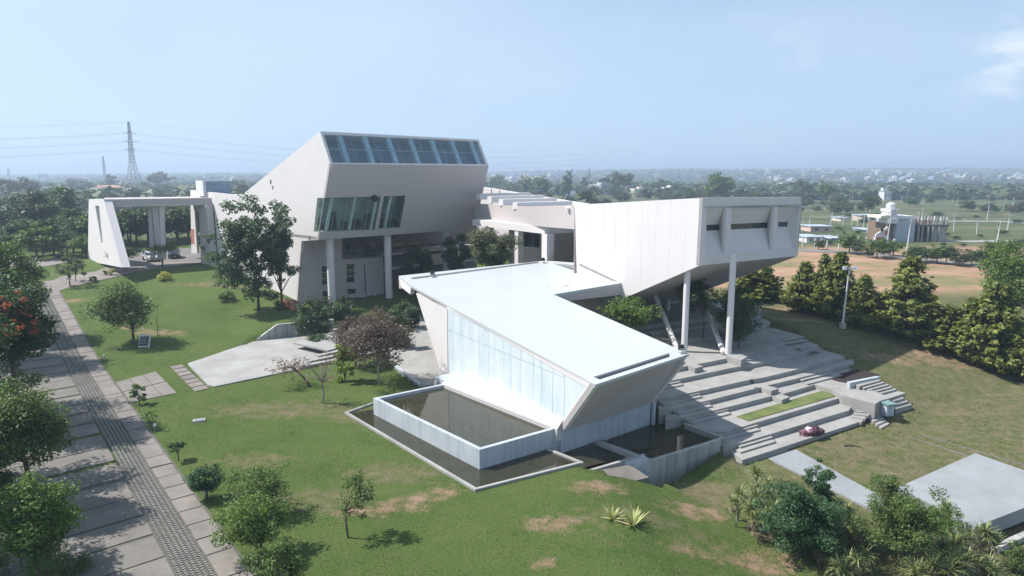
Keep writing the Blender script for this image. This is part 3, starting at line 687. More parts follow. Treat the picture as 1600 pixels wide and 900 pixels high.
# keep the hole clear of the roof underside
MB().plate(wp, nin, [hp]).build('side_wall', 'white_plaster', aud)
su = D(SA)
def sz(p): return ((p - aA).dot(su), p.z)
hz = [sz(p) for p in hp]
s_lo, s_hi = min(h[0] for h in hz), max(h[0] for h in hz)
def topz(s): (s0_, z0), (s1_, z1) = hz[1], hz[0]; return z0 + (z1 - z0) * (s - s0_) / (s1_ - s0_)
def botz(s):
    (s0_, z0), (s1_, z1) = hz[2], hz[3]
    if s < s0_: (sa, za), (sb, zb) = hz[1], hz[2]; return za + (zb - za) * (s - sa) / (sb - sa)
    return z0 + (z1 - z0) * (s - s0_) / (s1_ - s0_)
zs = V(786, 551, aA, SA).z
MB().plate([p + nin * 1.2 for p in hp], nin * .3).build('blind', 'town_white', aud)
s = s_lo + .02; rngp = random.Random(5)
while s < s_hi - .2:
    e_ = min(s + rngp.choice([.95, 1.25, 1.25, 1.5]), s_hi) if s > hz[2][0] - .01 else hz[2][0]
    at = lambda q, z: aA + su * q + Z * (z - aA.z) + nin * .07
    a0, a1, t0_, t1_ = botz(s), botz(e_), topz(s), topz(e_)
    g = .012
    if t0_ > zs + .15 and t1_ > zs + .15:
        MB().plate([at(s + g, a0 + g), at(e_ - g, a1 + g), at(e_ - g, zs - g), at(s + g, zs - g)], nin * .04).build('pane', 'film_glass', aud)
        MB().plate([at(s + g, zs + g), at(e_ - g, zs + g), at(e_ - g, t1_ - g), at(s + g, t0_ - g)], nin * .04).build('pane', 'film_glass', aud)
    elif min(t0_ - a0, t1_ - a1) > -.5:
        MB().plate([at(s + g, a0 + g), at(e_ - g, a1 + g), at(e_ - g, max(t1_ - g, a1 + .03)), at(s + g, max(t0_ - g, a0 + .04))], nin * .04).build('pane', 'film_glass', aud)
    s = e_
# sloped sill down to the pool
q = [V(692, 588, aA, SA), V(880, 656, aA, SA)]
sill = MB(); o0, o1 = U(690, 600, 1.27), U(862, 668, 1.27); o1 = o0 + (o1 - o0) * 1.04
sill.plate([q[0], q[1], o1, o0], nin * 1.4)
sill.plate([Vector((o0.x, o0.y, .5)), Vector((o1.x, o1.y, .5)), Vector((o1.x, o1.y, 1.262)), Vector((o0.x, o0.y, 1.262))], nin * 1.0)
sill.build('sill', 'sill_plaster', aud)
# prow
pr = [aA, aB, aC - rn * .003, aD - rn * .003]
off = (D(128) * .4)
MB().poly([pr[0], pr[1], pr[2]]).poly([pr[0], pr[2], pr[3]]).poly([pr[0] + off, pr[1] + off, pr[2] + off]).poly([pr[0] + off, pr[2] + off, pr[3] + off]) \
    .quad(pr[0], pr[1], pr[1] + off, pr[0] + off).quad(pr[3], pr[0], pr[0] + off, pr[3] + off).quad(pr[1], pr[2], pr[2] + off, pr[1] + off).build('prow', 'pink_shade_plaster', aud)
back = D(129) * 15
MB().plate([aB - D(38) * .02, aC - Z * .55 - D(38) * .3, aG - Z * .55 - D(38) * .3, aB + back - D(38) * .02], D(218) * .3).build('side_wall', 'white_plaster', aud)
MB().plate([wp[3] + nin, wp[2] + nin - Z * .3, wp[2] + D(38) * 9 - Z * .6, wp[3] + D(38) * 9], D(128) * .3).build('back_wall', 'white_plaster', aud)
ad = (aB - aA); ad.z = 0; ad.normalize()
pb = [aA + ad * .05 + D(128) * .25, aB + D(128) * .25 - ad * .05, aB + back, aA + ad * .05 + back]
MB().plate([Vector((p.x, p.y, -2.2)) for p in pb], Z * 3.385).build('plinth', 'pool_concrete', aud)
MB().box(aB + Vector((.02, .15, -1.3)), (.2, .2, 2.5), 38).build('plinth_post', 'pool_concrete', aud)
def floodlight(px, py, rot, lab):
    p = RPx(px, py); t = thing('floodlight', lab, 'floodlight', p, None, 0)
    MB().box(p + Z * .03, (.5, .4, .06), rot).build('base', 'galvanised', t)
    MB().bar(p, p + Z * .3, .06).bar(p + D(rot) * .2 + Z * .3, p - D(rot) * .2 + Z * .3, .04).build('bracket', 'galvanised', t)
    MB().plate([p + D(rot) * .22 + Z * .22, p - D(rot) * .22 + Z * .22, p - D(rot) * .2 + Z * .55 + D(rot + 90) * .14, p + D(rot) * .2 + Z * .55 + D(rot + 90) * .14], D(rot + 90) * .16).build('lamp_head', 'dark_metal', t)
floodlight(677, 433, 38, 'small black floodlight at the far left corner of the white sloping roof')
floodlight(850, 411, 38, 'small black floodlight on the back edge of the white roof below the canopy column')
floodlight(1066, 552, 20, 'small black floodlight on the right front tip of the white roof')

# ------------------------------------------------------------------ gallery on slanted columns
r_ = ray(1098, 309); t_ = 57.0 / r_[1]; gP = Vector((r_[0] * t_, 57.0, CAM_H + r_[2] * t_))
GA, GF = 128.0, 38.0
gal = thing('gallery_building', 'long white gallery box cantilevered over the steps on slanted columns, slot windows at its end', 'building', (gP.x, gP.y, 1.5))
gl = lambda x, y: V(x, y, gP, GA)
gf = lambda x, y: V(x, y, gP, GF)
TLp, BLp, K1, C1, C2 = gP, gl(1092.5, 415), gl(975, 466), gl(898, 320), gl(905, 411)
TRp, BRp = gf(1254, 308), gf(1246.5, 400)
wv = TRp - TLp; wv.z = 0; GW = wv.length; uG = D(GF); vG = D(GA)
sK = (K1 - BLp).dot(vG); sC = (C2 - BLp).dot(vG)
BBp = BLp + (K1 - BLp) * (sC / sK)
MB().plate([TLp, BLp, K1, BBp, C1], uG * .35).build('side_wall', 'white_plaster', gal)
# end wall with three splayed niches
fo, ho, slots = [TLp, TRp, BRp, BLp], [], []
NI = [([(1104, 327), (1135, 325.5), (1133, 395.5), (1102, 398.5)], [(1104, 351.5), (1124, 350.5), (1124, 359.5), (1104, 360.5)]),
      ([(1143, 325), (1210, 323.5), (1207, 391), (1141, 395)], [(1141.5, 350), (1199, 347.5), (1198.5, 356), (1141.5, 358.5)]),
      ([(1216, 323.5), (1250, 322.5), (1246, 387), (1213, 390.5)], [(1216, 347), (1230.5, 346.5), (1230, 354), (1216, 354.5)])]
dpt = 1.1
for oi, ii in NI: ho.append([gf(*p) for p in oi])
fw = MB().plate(fo, vG * .3, ho)
fw.build('end_wall', 'white_plaster', gal)
P_in = gP + vG * dpt
for (oi, ii), h in zip(NI, ho):
    inn = [V(x, y, P_in, GF) for x, y in ii]
    hh_ = [p + vG * .28 for p in h]
    mb = MB()
    for k in range(4): mb.quad(hh_[k], hh_[(k + 1) % 4], inn[(k + 1) % 4], inn[k])
    nc = mb.build('niche', 'white_plaster', gal)
    gp_ = MB().plate([p + vG * .05 for p in inn], vG * .03).build('slot_window', 'dark_glass', gal)
# underside, right wall, roof, back parts
BRb = BBp + uG * GW
MB().plate([BLp + uG * .35, BRp, BRb, BBp + uG * .35], Vector((0, 0, .3))).build('underside', 'pink_shade_plaster', gal)
gR = TRp
R1 = V(925, 319, gR, GA); R2 = V(750, 291, gR, GA)
R2b = Vector((R2.x, R2.y, 6)); 
MB().plate([TRp, R1, R2, R2b, Vector((R1.x, R1.y, 6)), BRb, BRp], uG * -.35).build('side_wall', 'white_plaster', gal)
for x in (768, 781, 841, 858, 877):      # joints in the far parapet
    p = V(x, 300, gR - uG * .37, GA); top = TRp.lerp(R1, 0)
    zt = R1.z + (R2.z - R1.z) * ((p - R1).dot(vG)) / ((R2 - R1).dot(vG))
    MB().bar(Vector((p.x, p.y, zt - 2.4)), Vector((p.x, p.y, zt - .05)), .16, .1).build('joint', 'galvanised', gal)
MB().plate([TLp + uG * .34 - Z * .9, TRp - uG * .34 - Z * .9, R1 - uG * .34 - Z * .9, C1 + uG * .34 - Z * .9], Z * .2).build('roof', 'roof_white', gal)
for k in range(1, 9):
    s0_ = k * sC / 9; p = TLp + vG * s0_; zt = TLp.z + (C1.z - TLp.z) * s0_ / sC; zb = zund(p.x, p.y) if False else BLp.z + (K1.z - BLp.z) * s0_ / sK
    MB().bar(Vector((p.x, p.y, zb + .05)) - uG * .0, Vector((p.x, p.y, zt - .05)), .015, .004).build('joint', 'white_plaster', gal)
# wall beyond the crease
W2 = Vector((-5.6, 96.0, 0)); WA = math.degrees(math.atan2(W2.y - C1.y, W2.x - C1.x))
cw = lambda x, y: V(x, y, C1, WA)
MB().plate([C1, cw(820, 322.5), cw(742, 318), cw(742, 346), cw(897, 358), Vector((cw(899, 358).x, cw(899, 358).y, 1)), Vector((C1.x, C1.y, 1))], D(WA - 90) * .35).build('side_wall', 'pink_shade_plaster', gal)
for k, (x, y) in enumerate(((808, 320), (786, 318), (768, 315), (750, 312))):
    p = cw(x, y + 3); q = p + uG * 9; zz = 13.0 + .25 * k
    MB().plate([Vector((p.x, p.y, zz)), Vector((q.x, q.y, zz)), Vector((q.x, q.y, zz)) + vG * .9, Vector((p.x, p.y, zz)) + vG * .9], Z * .8).build('beam', 'white_plaster', gal)
MB().plate([cw(830, 326) + uG * .4, cw(742, 322) + uG * .4, cw(742, 322) + uG * 12, cw(830, 326) + uG * 12], Z * -.2).build('roof', 'roof_white', gal)
p = cw(889, 328); MB().lathe(p - D(WA - 90) * .1, [(.10, 0), (.28, .02), (.30, .25), (.1, .35)], 10).build('wall_lamp', 'lamp_glass', gal)
# wall of the undercroft behind the arm
uc = BBp + vG * 1 + uG * .1
MB().plate([Vector((BBp.x, BBp.y, 1)), Vector((BBp.x, BBp.y, BBp.z + 1.5)), Vector((BBp.x, BBp.y, BBp.z + 1.5)) + uG * GW, Vector((BBp.x, BBp.y, 1)) + uG * GW], vG * .3).build('back_wall', 'tan_wall', gal)
ca = [aG + D(38) * .4, H_ + D(38) * .2]
MB().plate([Vector((aG.x + 1.2, aG.y + 3, 1)), Vector((aG.x + 1.2, aG.y + 3, 6.8)), Vector((H_.x + .2, H_.y + 3, 6.6)), Vector((H_.x + .2, H_.y + 3, 1))], vG * .25).build('back_wall', 'tan_wall', gal)
# columns: round, two upright and two raking
def zund(x, y):       # height of the underside over a plan point
    s_ = (Vector((x, y, 0)) - Vector((BLp.x, BLp.y, 0))).dot(vG); return BLp.z + (K1.z - BLp.z) * s_ / sK
f1, f2 = U(1069, 549, 1.6), U(1138, 553, 1.75)
def column(foot, px, py, w=.54):
    foot = Vector(foot)
    best = Vector((foot.x, foot.y, zund(foot.x, foot.y) + .3))
    for i in range(1, 400) if px < 1060 or 1080 < px < 1110 else ():                       # follow the bearing to where it meets the underside
        t = .2 * i; d_ = ray(px, py); p = Vector((d_[0] * t, d_[1] * t, CAM_H + d_[2] * t))
        if p.y > foot.y + .5 and p.z > zund(p.x, p.y) - .05: best = p + Z * .2; break
    MB().bar(foot, best, w, n=20).build('column', 'white_plaster', gal, smooth=True)
column(f1, 1072.5, 437); column(f2, 1143.5, 430)
column(f1 + Vector((-.5, .2, 0)), 1022, 461, .48); column(f2 + Vector((-.3, .2, 0)), 1090, 450, .48)
column(U(1042, 500, 1.9) , 1043, 470, .6)
# canopy between the tower and the gallery
cv = thing('canopy', 'flat white concrete canopy on square columns between the tower and the gallery', 'canopy', U(851, 405, 3))
r_ = ray(851, 355); t_ = 76 / r_[1]; q0 = Vector((r_[0] * t_, 76, CAM_H + r_[2] * t_)); zc = q0.z
q1 = U(738, 343, zc); q2 = U(898, 353, zc)
MB().plate([q0 - Z * .75, q1 - Z * .75, q1 + uG * 9 - Z * .75, q2 + vG * 6 + uG * .5 - Z * .75, q2 - Z * .75], Z * .75).build('slab', 'white_plaster', cv)
da = math.degrees(math.atan2(q1.y - q0.y, q1.x - q0.x))
for x, w_ in ((806, .75), (851, 1.0), (762, .6)):
    p = V(x, 380, q0, da); p = p + D(da - 90) * .45
    MB().box(Vector((p.x, p.y, (zc - .75 + 1) / 2 + 0)), (w_, w_, zc - .75 - 1), da).build('column', 'white_plaster', cv)
wq = q0 + D(da - 90) * 3.6
pts = [V(795, 356, wq, da), V(850, 362, wq, da), V(850, 415, wq, da), V(795, 415, wq, da)]
hole = [V(812, 361, wq, da), V(843, 366, wq, da), V(843, 387, wq, da), V(812, 384, wq, da)]
bw = MB().plate(pts, D(da - 90) * .25, [hole]).build('back_wall', 'pink_shade_plaster', cv)
for i in range(3):
    MB().plate([lerp(hole[0], hole[1], i / 3 + .01), lerp(hole[0], hole[1], (i + 1) / 3 - .01), lerp(hole[3], hole[2], (i + 1) / 3 - .01), lerp(hole[3], hole[2], i / 3 + .01)], D(da - 90) * .1).build('window_pane', 'dark_glass', cv)
wq2 = q0 + vG * 4.5
pts = [V(853, 358, wq2, 38), V(902, 356, wq2, 38), V(902, 410, wq2, 38), V(853, 410, wq2, 38)]
MB().plate(pts, vG * .25).build('back_wall', 'pink_shade_plaster', cv)
MB().plate([q0 + uG * .4 + vG * 4.4 - Z * 8, q0 + uG * .4 + vG * 4.4 - Z * .8, q0 + uG * .4 + vG * 1.5 - Z * .8, q0 + uG * .4 + vG * 1.5 - Z * 8][::1], uG * .1) if False else None

# ------------------------------------------------------------------ tower with glazed brow
tP = Vector((-23.09, 81.17, 9.4)); TA, TF = 134.0, 44.0
tow = thing('tower_building', 'tall white angular tower with a tilted glazed brow and overhanging front on round columns', 'building', (tP.x, tP.y, .2))
ts = lambda x, y: V(x, y, tP, TA)
A1_, A2_, A3_, A4_ = ts(500, 205), ts(516, 256), ts(497, 375), ts(471, 376.5)
B3_ = U(742, 357.5, A3_.z)
fn = (A3_ - A2_).cross(B3_ - A2_).normalized(); fp = lambda x, y: PL(x, y, A2_, fn)
if fn.y < 0: fn = -fn                                    # points inward
B2_ = fp(763.5, 259)
bn = (A1_ - A2_).cross(B2_ - A2_).normalized()
if bn.y < 0: bn = -bn
bp = lambda x, y: PL(x, y, A2_, bn); B1_ = bp(748, 218)
uT, vT = D(TF), D(TA)
TP1, TP2, TP3 = ts(380, 303), ts(372, 305), ts(297, 297)
side = [A1_, A2_, ts(507.5, 309), ts(495.5, 309), ts(490, 362), ts(499, 362), A3_, A4_, ts(463, 486), ts(342, 430), ts(334, 319), ts(303, 319), ts(308, 396), ts(299, 396), TP3, TP2, TP1]
sw = [[ts(x, y), ts(x + w_, y + .3), ts(x + w_, y + h_), ts(x, y + h_)] for x, y, w_, h_ in ((421.5, 281, 2.6, 7), (425, 290, 2.2, 6), (423.5, 314, 2.4, 6), (426.5, 322, 2.4, 6))]
MB().plate(side, uT * .35, sw).build('side_wall', 'white_plaster', tow)
for w_ in sw:
    MB().plate([p + uT * .15 for p in w_], uT * .03).build('small_window', 'dark_glass', tow)
# glazed brow: frame, mullions, panes, ribs, dark interior
inset = [bp(504.5, 209.5), bp(518.5, 254.0), bp(760.5, 256.5), bp(746.5, 220.3)]
MB().plate([A1_, A2_, B2_, B1_], bn * .35, [inset]).build('brow_frame', 'white_plaster', tow)
NP = 14
for i in range(NP):
    for j in range(2):
        f0, f1_, g0, g1_ = i / NP + .003, (i + 1) / NP - .003, j / 2 + .008, (j + 1) / 2 - .008
        P4 = [lerp(lerp(inset[0], inset[1], g), lerp(inset[3], inset[2], g), f) for f, g in ((f0, g0), (f1_, g0), (f1_, g1_), (f0, g1_))]
        MB().plate([p + bn * .12 for p in P4], bn * .02).build('brow_pane', 'sky_glass', tow)
for i in range(NP + 1):
    a, b_ = lerp(inset[0], inset[3], i / NP), lerp(inset[1], inset[2], i / NP)
    MB().bar(a + bn * .16, b_ + bn * .16, .10 if i % 2 else .07, .12).build('mullion', 'steel_frame', tow)
MB().bar(lerp(inset[0], inset[1], .5) + bn * .16, lerp(inset[3], inset[2], .5) + bn * .16, .08).build('transom', 'steel_frame', tow)
for i in range(1, NP, 2):                                 # broad ribs behind the glass
    a, b_ = lerp(inset[0], inset[3], (i + .15) / NP), lerp(inset[1], inset[2], (i + .15) / NP)
    MB().plate([a + bn * .17, b_ + bn * .17, b_ + uT * .6 + bn * .17, a + uT * .6 + bn * .17], bn * .1).build('rib', 'rib_teal', tow)
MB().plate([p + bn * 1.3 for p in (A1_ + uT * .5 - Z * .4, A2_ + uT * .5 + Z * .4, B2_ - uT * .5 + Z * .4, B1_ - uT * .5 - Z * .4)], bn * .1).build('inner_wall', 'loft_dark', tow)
# overhanging front with corner window notch and a second window
front = [A2_, fp(507.5, 309), fp(595, 306.8), fp(586, 359.5), fp(499, 362.3), A3_, B3_, B2_]
h2 = [fp(600, 306.6), fp(634, 305.5), fp(625.5, 356), fp(591, 358.2)]
MB().plate(front, fn * .4, [h2]).build('front_wall', 'pink_shade_plaster', tow)
w1_ = [fp(507.5, 309), fp(595, 306.8), fp(586, 359.5), fp(499, 362.3)]
for k, wq_ in enumerate((w1_, h2)):
    n_ = 5 if k == 0 else 2
    for i in range(n_):
        P4 = [lerp(wq_[0], wq_[1], i / n_ + .006), lerp(wq_[0], wq_[1], (i + 1) / n_ - .006), lerp(wq_[3], wq_[2], (i + 1) / n_ - .006), lerp(wq_[3], wq_[2], i / n_ + .006)]
        MB().plate([p + fn * .06 for p in P4], fn * .02).build('window_pane', 'window_glass', tow)
    for i in range(n_ + 1):
        MB().bar(lerp(wq_[0], wq_[1], i / n_) + fn * .12, lerp(wq_[3], wq_[2], i / n_) + fn * .12, .07, .12).build('mullion', 'steel_frame', tow)
    for i in range(0, n_, 2):
        a, b_ = lerp(wq_[0], wq_[1], (i + .62) / n_), lerp(wq_[3], wq_[2], (i + .55) / n_)
        MB().plate([a + fn * .2, b_ + fn * .2, b_ + fn * .2 + uT * .38, a + fn * .2 + uT * .38], fn * .2).build('rib', 'interior_white', tow)
sw_ = [ts(495.5, 309), ts(507.5, 309), ts(499, 362), ts(490, 362)]
MB().plate([p + uT * .05 for p in sw_], uT * .02).build('window_pane', 'window_glass', tow)
fz = lambda p, d_: p + fn * d_
zfl = fp(499, 362.3).z
rm = [w1_[0] - Z * 0, fp(640, 305)]
MB().plate([Vector((w1_[3].x, w1_[3].y, zfl)) + uT * .4 + vT * .75, fp(640, 359) + vT * .75, fp(640, 359) + vT * 6, w1_[3] + vT * 6 + uT * .4], Z * -.15).build('floor', 'interior_brown', tow)
MB().plate([w1_[3] + vT * 3.2 + uT * .4 - Z * .2, w1_[3] + vT * 3.2 + uT * .4 + Z * 6, w1_[3] + vT * 3.2 + uT * 15 + Z * 6, w1_[3] + vT * 3.2 + uT * 15 - Z * .2], vT * .1).build('inner_wall', 'interior_white', tow)
rr = random.Random(4)
for i in range(12):
    p = w1_[3] + vT * rr.uniform(1.2, 2.8) + uT * (1 + i * 1.1); hh2 = rr.uniform(.7, 2.6)
    MB().box(p + Z * hh2 / 2, (rr.uniform(.5, 1.1), .5, hh2), TF).build('cabinet', rr.choice(['dark_interior', 'interior_brown', 'dark_interior', 'interior_white']), tow)
p = fp(584, 309) - fn * .35; MB().bar(p, p + fn * .5, .8, n=14).build('round_vent', 'dark_metal', tow)
# right side, roof, underside
tR = lambda s_: B3_ + vT * s_
MB().plate([B1_, B2_, B3_, B3_ + vT * 22, B3_ + vT * 22 + Z * 6, B1_ + (TP1 - A1_)], uT * -.35).build('side_wall', 'white_plaster', tow)
MB().plate([A1_ + uT * .35, B1_ - uT * .35, B1_ - uT * .35 + (TP1 - A1_), TP1 + uT * .35], Z * -.3).build('roof', 'roof_white', tow)
MB().plate([TP1 + uT * .36 - Z * .8, TP1 + uT * 20 - Z * .8, TP3 + uT * 20 - Z * .8, TP3 + uT * .36 - Z * .8], Z * -.3).build('roof', 'roof_white', tow)
MB().plate([A3_, B3_, B3_ + vT * 10, A3_ + vT * 10][::1], Z * .35).build('underside', 'pink_shade_plaster', tow)
# lower storeys
lq = ts(470, 400) + uT * .36
lw = lambda x, y: V(x, y, lq, TF)
lwp = [lw(471, 377), lw(535, 372), lw(534, 402.5), lw(598, 399), lw(601, 486), lw(463, 492)]
wins = [(503, 416, 9.5, 10, 3), (541.5, 412.5, 12.5, 10, 3), (504, 455.5, 9.5, 9, 2), (543, 451.5, 13, 9, 1)]
holes = []
for x, y, w_, h_, n_ in wins:
    for k in range(n_): holes.append([lw(x, y + k * h_), lw(x + w_, y + k * h_ - .4), lw(x + w_, y + k * h_ + h_ - 1.4), lw(x, y + k * h_ + h_ - 1)])
MB().plate(lwp, vT * .35, holes).build('lower_wall', 'pink_shade_plaster', tow)
for h in holes: MB().plate([p + vT * .12 for p in h], vT * .03).build('window_pane', 'dark_glass', tow)
p0_, p1_ = lw(569, 413), lw(571, 458); MB().tube([p0_ - vT * .06, p1_ - vT * .06], .06, .06, 6).build('drain_pipe', 'dark_metal', tow)
# open recess and dark floors to the right
o0 = lw(534, 402.5); o1 = lw(598, 399)
MB().plate([o0 - Z * .25, o1 - Z * .25, o1 + vT * 5 - Z * .25, o0 + vT * 5 - Z * .25], Z * .25).build('floor', 'interior_brown', tow)
bq = lq + vT * 5; bw_ = lambda x, y: V(x, y, bq, TF)
hs_ = [[bw_(x, 380), bw_(x + w_, 379.5), bw_(x + w_, 398), bw_(x, 399)] for x, w_ in ((540, 8), (572, 14), (592, 16), (614, 18), (640, 22), (668, 18))]
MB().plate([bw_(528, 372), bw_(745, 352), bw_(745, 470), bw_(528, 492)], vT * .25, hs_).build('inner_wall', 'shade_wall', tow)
for h in hs_: MB().plate([p + vT * .1 for p in h], vT * .03).build('window_pane', 'dark_glass', tow)
for i in range(6):
    a, b_ = lerp(o0, o1, i / 6), lerp(o0, o1, (i + 1) / 6)
    MB().plate([a + Z * .05 + uT * .03, b_ + Z * .05 - uT * .03, b_ + Z * 1.05 - uT * .03, a + Z * 1.05 + uT * .03], vT * .03).build('rail_pane', 'window_glass', tow)
for yy, th in ((398, .35), (421, .35), (459, .35)):
    a = lw(601, yy); b_ = V(742, yy - 10, lq + vT * 1.5, TF); b_.z = a.z
    MB().plate([a + vT * 1.2, Vector((b_.x, b_.y, a.z)), Vector((b_.x, b_.y, a.z)) + vT * 3.6, a + vT * 4.7], Z * -th).build('floor_slab', 'pink_shade_plaster', tow)
a = lw(601, 421) + vT * 1.2; b_ = V(742, 411, lq + vT * 1.5, TF); b_.z = a.z
MB().plate([a + uT * 9, b_, b_ + Z * 1.3, a + uT * 9 + Z * 1.3], vT * .2).build('parapet', 'pink_shade_plaster', tow)
for x in (516, 606, 697):
    cq = A3_ + vT * 1.3; p = V(x, 400, cq, TF)
    MB().bar(Vector((p.x, p.y, -.6)), Vector((p.x, p.y, A3_.z + .1)), .95, n=24).build('column', 'white_plaster', tow, smooth=True)
# air-conditioning units on the lower wall
for x, y, lab in ((580, 461, 'white air conditioner with round fan on the lower wall, right of its neighbour'), (565, 466, 'white air conditioner on the lower wall beside the foot of the drain pipe'), (497, 471, 'air conditioner half hidden by shrubs at the left end of the lower wall')):
    p = lw(x, y) - vT * .02; t = thing('air_conditioner', lab, 'air conditioner', p - Z * .35, 'air conditioners on the lower tower wall')
    c_ = p - vT * .2
    MB().box(c_, (.95, .36, .68), TF).build('casing', 'white_frame', t)
    q_ = c_ - vT * .19 - uT * .08
    g_ = MB()
    for k in range(12): a_ = 2 * math.pi * k / 12; b2 = 2 * math.pi * (k + 1) / 12; g_.bar(q_ + (uT * math.cos(a_) + Z * math.sin(a_)) * .25, q_ + (uT * math.cos(b2) + Z * math.sin(b2)) * .25, .025)
    g_.bar(q_ - uT * .25, q_ + uT * .25, .02).bar(q_ - Z * .25, q_ + Z * .25, .02)
    g_.build('fan_grille', 'dark_metal', t); MB().bar(q_ + vT * .01, q_ + vT * .02, .42, n=12).build('fan', 'galvanised', t)
# roof-top box
p = TP3 + uT * 3 + vT * -7; tk = thing('roof_box', 'blue-grey box with a white side fin on the flat roof of the low wing', 'roof structure', Vector((p.x, p.y, TP3.z - .8)))
a, b_ = V(323, 300, p, TF), V(361, 302, p, TF); zt = V(340, 283, p, TF).z
MB().plate([Vector((a.x, a.y, TP3.z - .8)), Vector((b_.x, b_.y, TP3.z - .8)), Vector((b_.x, b_.y, TP3.z - .8)) + vT * 3, Vector((a.x, a.y, TP3.z - .8)) + vT * 3], Z * (zt - TP3.z + .8)).build('body', 'blue_paint', tk)
MB().plate([Vector((a.x, a.y, TP3.z - .8)) - uT * .5, Vector((a.x, a.y, TP3.z - .8)) - uT * .05, Vector((a.x, a.y, TP3.z - .8)) - uT * .05 + vT * 3, Vector((a.x, a.y, TP3.z - .8)) - uT * .5 + vT * 3], Z * (zt - TP3.z + .9)).build('fin', 'town_white', tk)

# ------------------------------------------------------------------ portico
Rp = V(330, 309, tP, TA); Lp = U(162, 311.5, Rp.z)
por = thing('portico', 'tall flat-roofed concrete portico with a slotted slanting end wall over parked cars', 'portico', G(187, 412))
pu = (Rp - Lp); pu.z = 0; pu.normalize(); pvv = Vector((-pu.y, pu.x, 0))
th = .95
MB().plate([Lp - Z * th, Rp - Z * th, Rp + pvv * 8 - Z * th, Lp + pvv * 8 - Z * th], Z * th).build('roof_slab', 'pink_shade_plaster', por)
MB().plate([Lp - Z * (th + .12) + pvv * .05, Rp - Z * (th + .12) + pvv * .05, Rp + pvv * 7.9 - Z * (th + .12), Lp + pvv * 7.9 - Z * (th + .12)], Z * .115).build('soffit', 'white_plaster', por)
ang_w = TA - 4
lv = lambda x, y: V(x, y, Lp, ang_w)
ow_ = [lv(138.5, 311), lv(161.5, 311), lv(190.5, 418), lv(137, 408)]
ho_ = [lv(148.5, 321), lv(154.5, 322), lv(161, 385), lv(158.5, 380)]
MB().plate([p + Z * .003 for p in ow_], pu * 1.0, [[p + Z * .003 for p in ho_]]).build('end_wall', 'white_plaster', por)
mq = lerp(Lp, Rp, .47)
def pier(x0, y0, x1, y1, w_, back_=1.5, w2=None):
    a = V(x0, y0, mq + pvv * back_, math.degrees(math.atan2(pu.y, pu.x))); b_ = V(x1, y1, mq + pvv * back_, math.degrees(math.atan2(pu.y, pu.x))); b_.z -= 1; a.z = Rp.z - th
    MB().bar(b_, a, w2 or w_, n=4, w2=w_).build('pier', 'white_plaster', por)
pier(235, 320, 238, 392, .55, 3.0); pier(243, 320, 252, 395, .75, 2.2, .9); pier(253, 320, 255, 393, .5, 1.0)
# slanting fin and dark lobby at the right end
ra = math.degrees(math.atan2(pu.y, pu.x))
MB().plate([ts(322, 319) - pu * .2, ts(334, 319) - pu * .2, ts(343, 418) - pu * .2, ts(326, 412) - pu * .2][::1], pu * -.9).build('fin', 'pink_shade_plaster', por)
MB().plate([ts(303, 319) + uT * 1.4, ts(336, 319) + uT * 1.4, ts(342, 420) + uT * 1.4, ts(303, 405) + uT * 1.4], uT * .1).build('lobby_glass', 'dark_glass', por)
MB().plate([ts(298.5, 358) - uT * .03, ts(303, 358) - uT * .03, ts(303.5, 381) - uT * .03, ts(299, 381) - uT * .03], uT * .03).build('brick_panel', 'red_brick', por)
pl = thing('brick_planter', 'low orange brick planter at the foot of the tower wall behind the tall tree', 'planter', G(456, 480))
c_ = G(455, 481); MB().box(c_ + Z * .4, (3.0, .8, 1.0), TA).build('brick_wall', 'red_brick', pl); MB().box(c_ + Z * .93, (2.7, .5, .1), TA).build('soil', 'soil_bed', pl)

# ------------------------------------------------------------------ vegetation builders
def fastmesh(name, verts, faces, mat, rnd=None, smooth=False, mats=None, mi=None):
    me = bpy.data.meshes.new(name); nv, nf = len(verts), len(faces); k = faces.shape[1]
    me.vertices.add(nv); me.vertices.foreach_set('co', np.asarray(verts, np.float32).reshape(-1))
    me.loops.add(nf * k); me.loops.foreach_set('vertex_index', np.asarray(faces, np.int32).reshape(-1))
    me.polygons.add(nf); me.polygons.foreach_set('loop_start', np.arange(0, nf * k, k, dtype=np.int32)); 
    me.update(calc_edges=True)
    if rnd is not None:
        a = me.attributes.new('rnd', 'FLOAT', 'FACE'); a.data.foreach_set('value', np.asarray(rnd, np.float32))
    me.materials.append(MATS[mat]); return me
def leaves(rs, C, size, up=.5, aspect=1.7, rnd=None, out=None, curl=.15):
    """one bent rhombus of two triangles a leaf; C = (n,3) centres"""
    n = len(C); nrm = rs.normal(size=(n, 3)); nrm[:, 2] = np.abs(nrm[:, 2]) + up
    if out is not None: nrm += out * .9
    nrm /= np.linalg.norm(nrm, axis=1)[:, None]
    t = rs.normal(size=(n, 3)); t -= (t * nrm).sum(1)[:, None] * nrm; t /= np.linalg.norm(t, axis=1)[:, None]
    w = np.cross(nrm, t); s = (size * rs.uniform(.65, 1.35, n))[:, None]
    a = C + t * s * .5; b = C + w * s * .5 / aspect + nrm * s * curl; c = C - t * s * .5; d = C - w * s * .5 / aspect + nrm * s * curl
    V_ = np.stack([a, b, c, d], 1).reshape(-1, 3); F_ = np.arange(4 * n).reshape(n, 4)
    return V_, F_
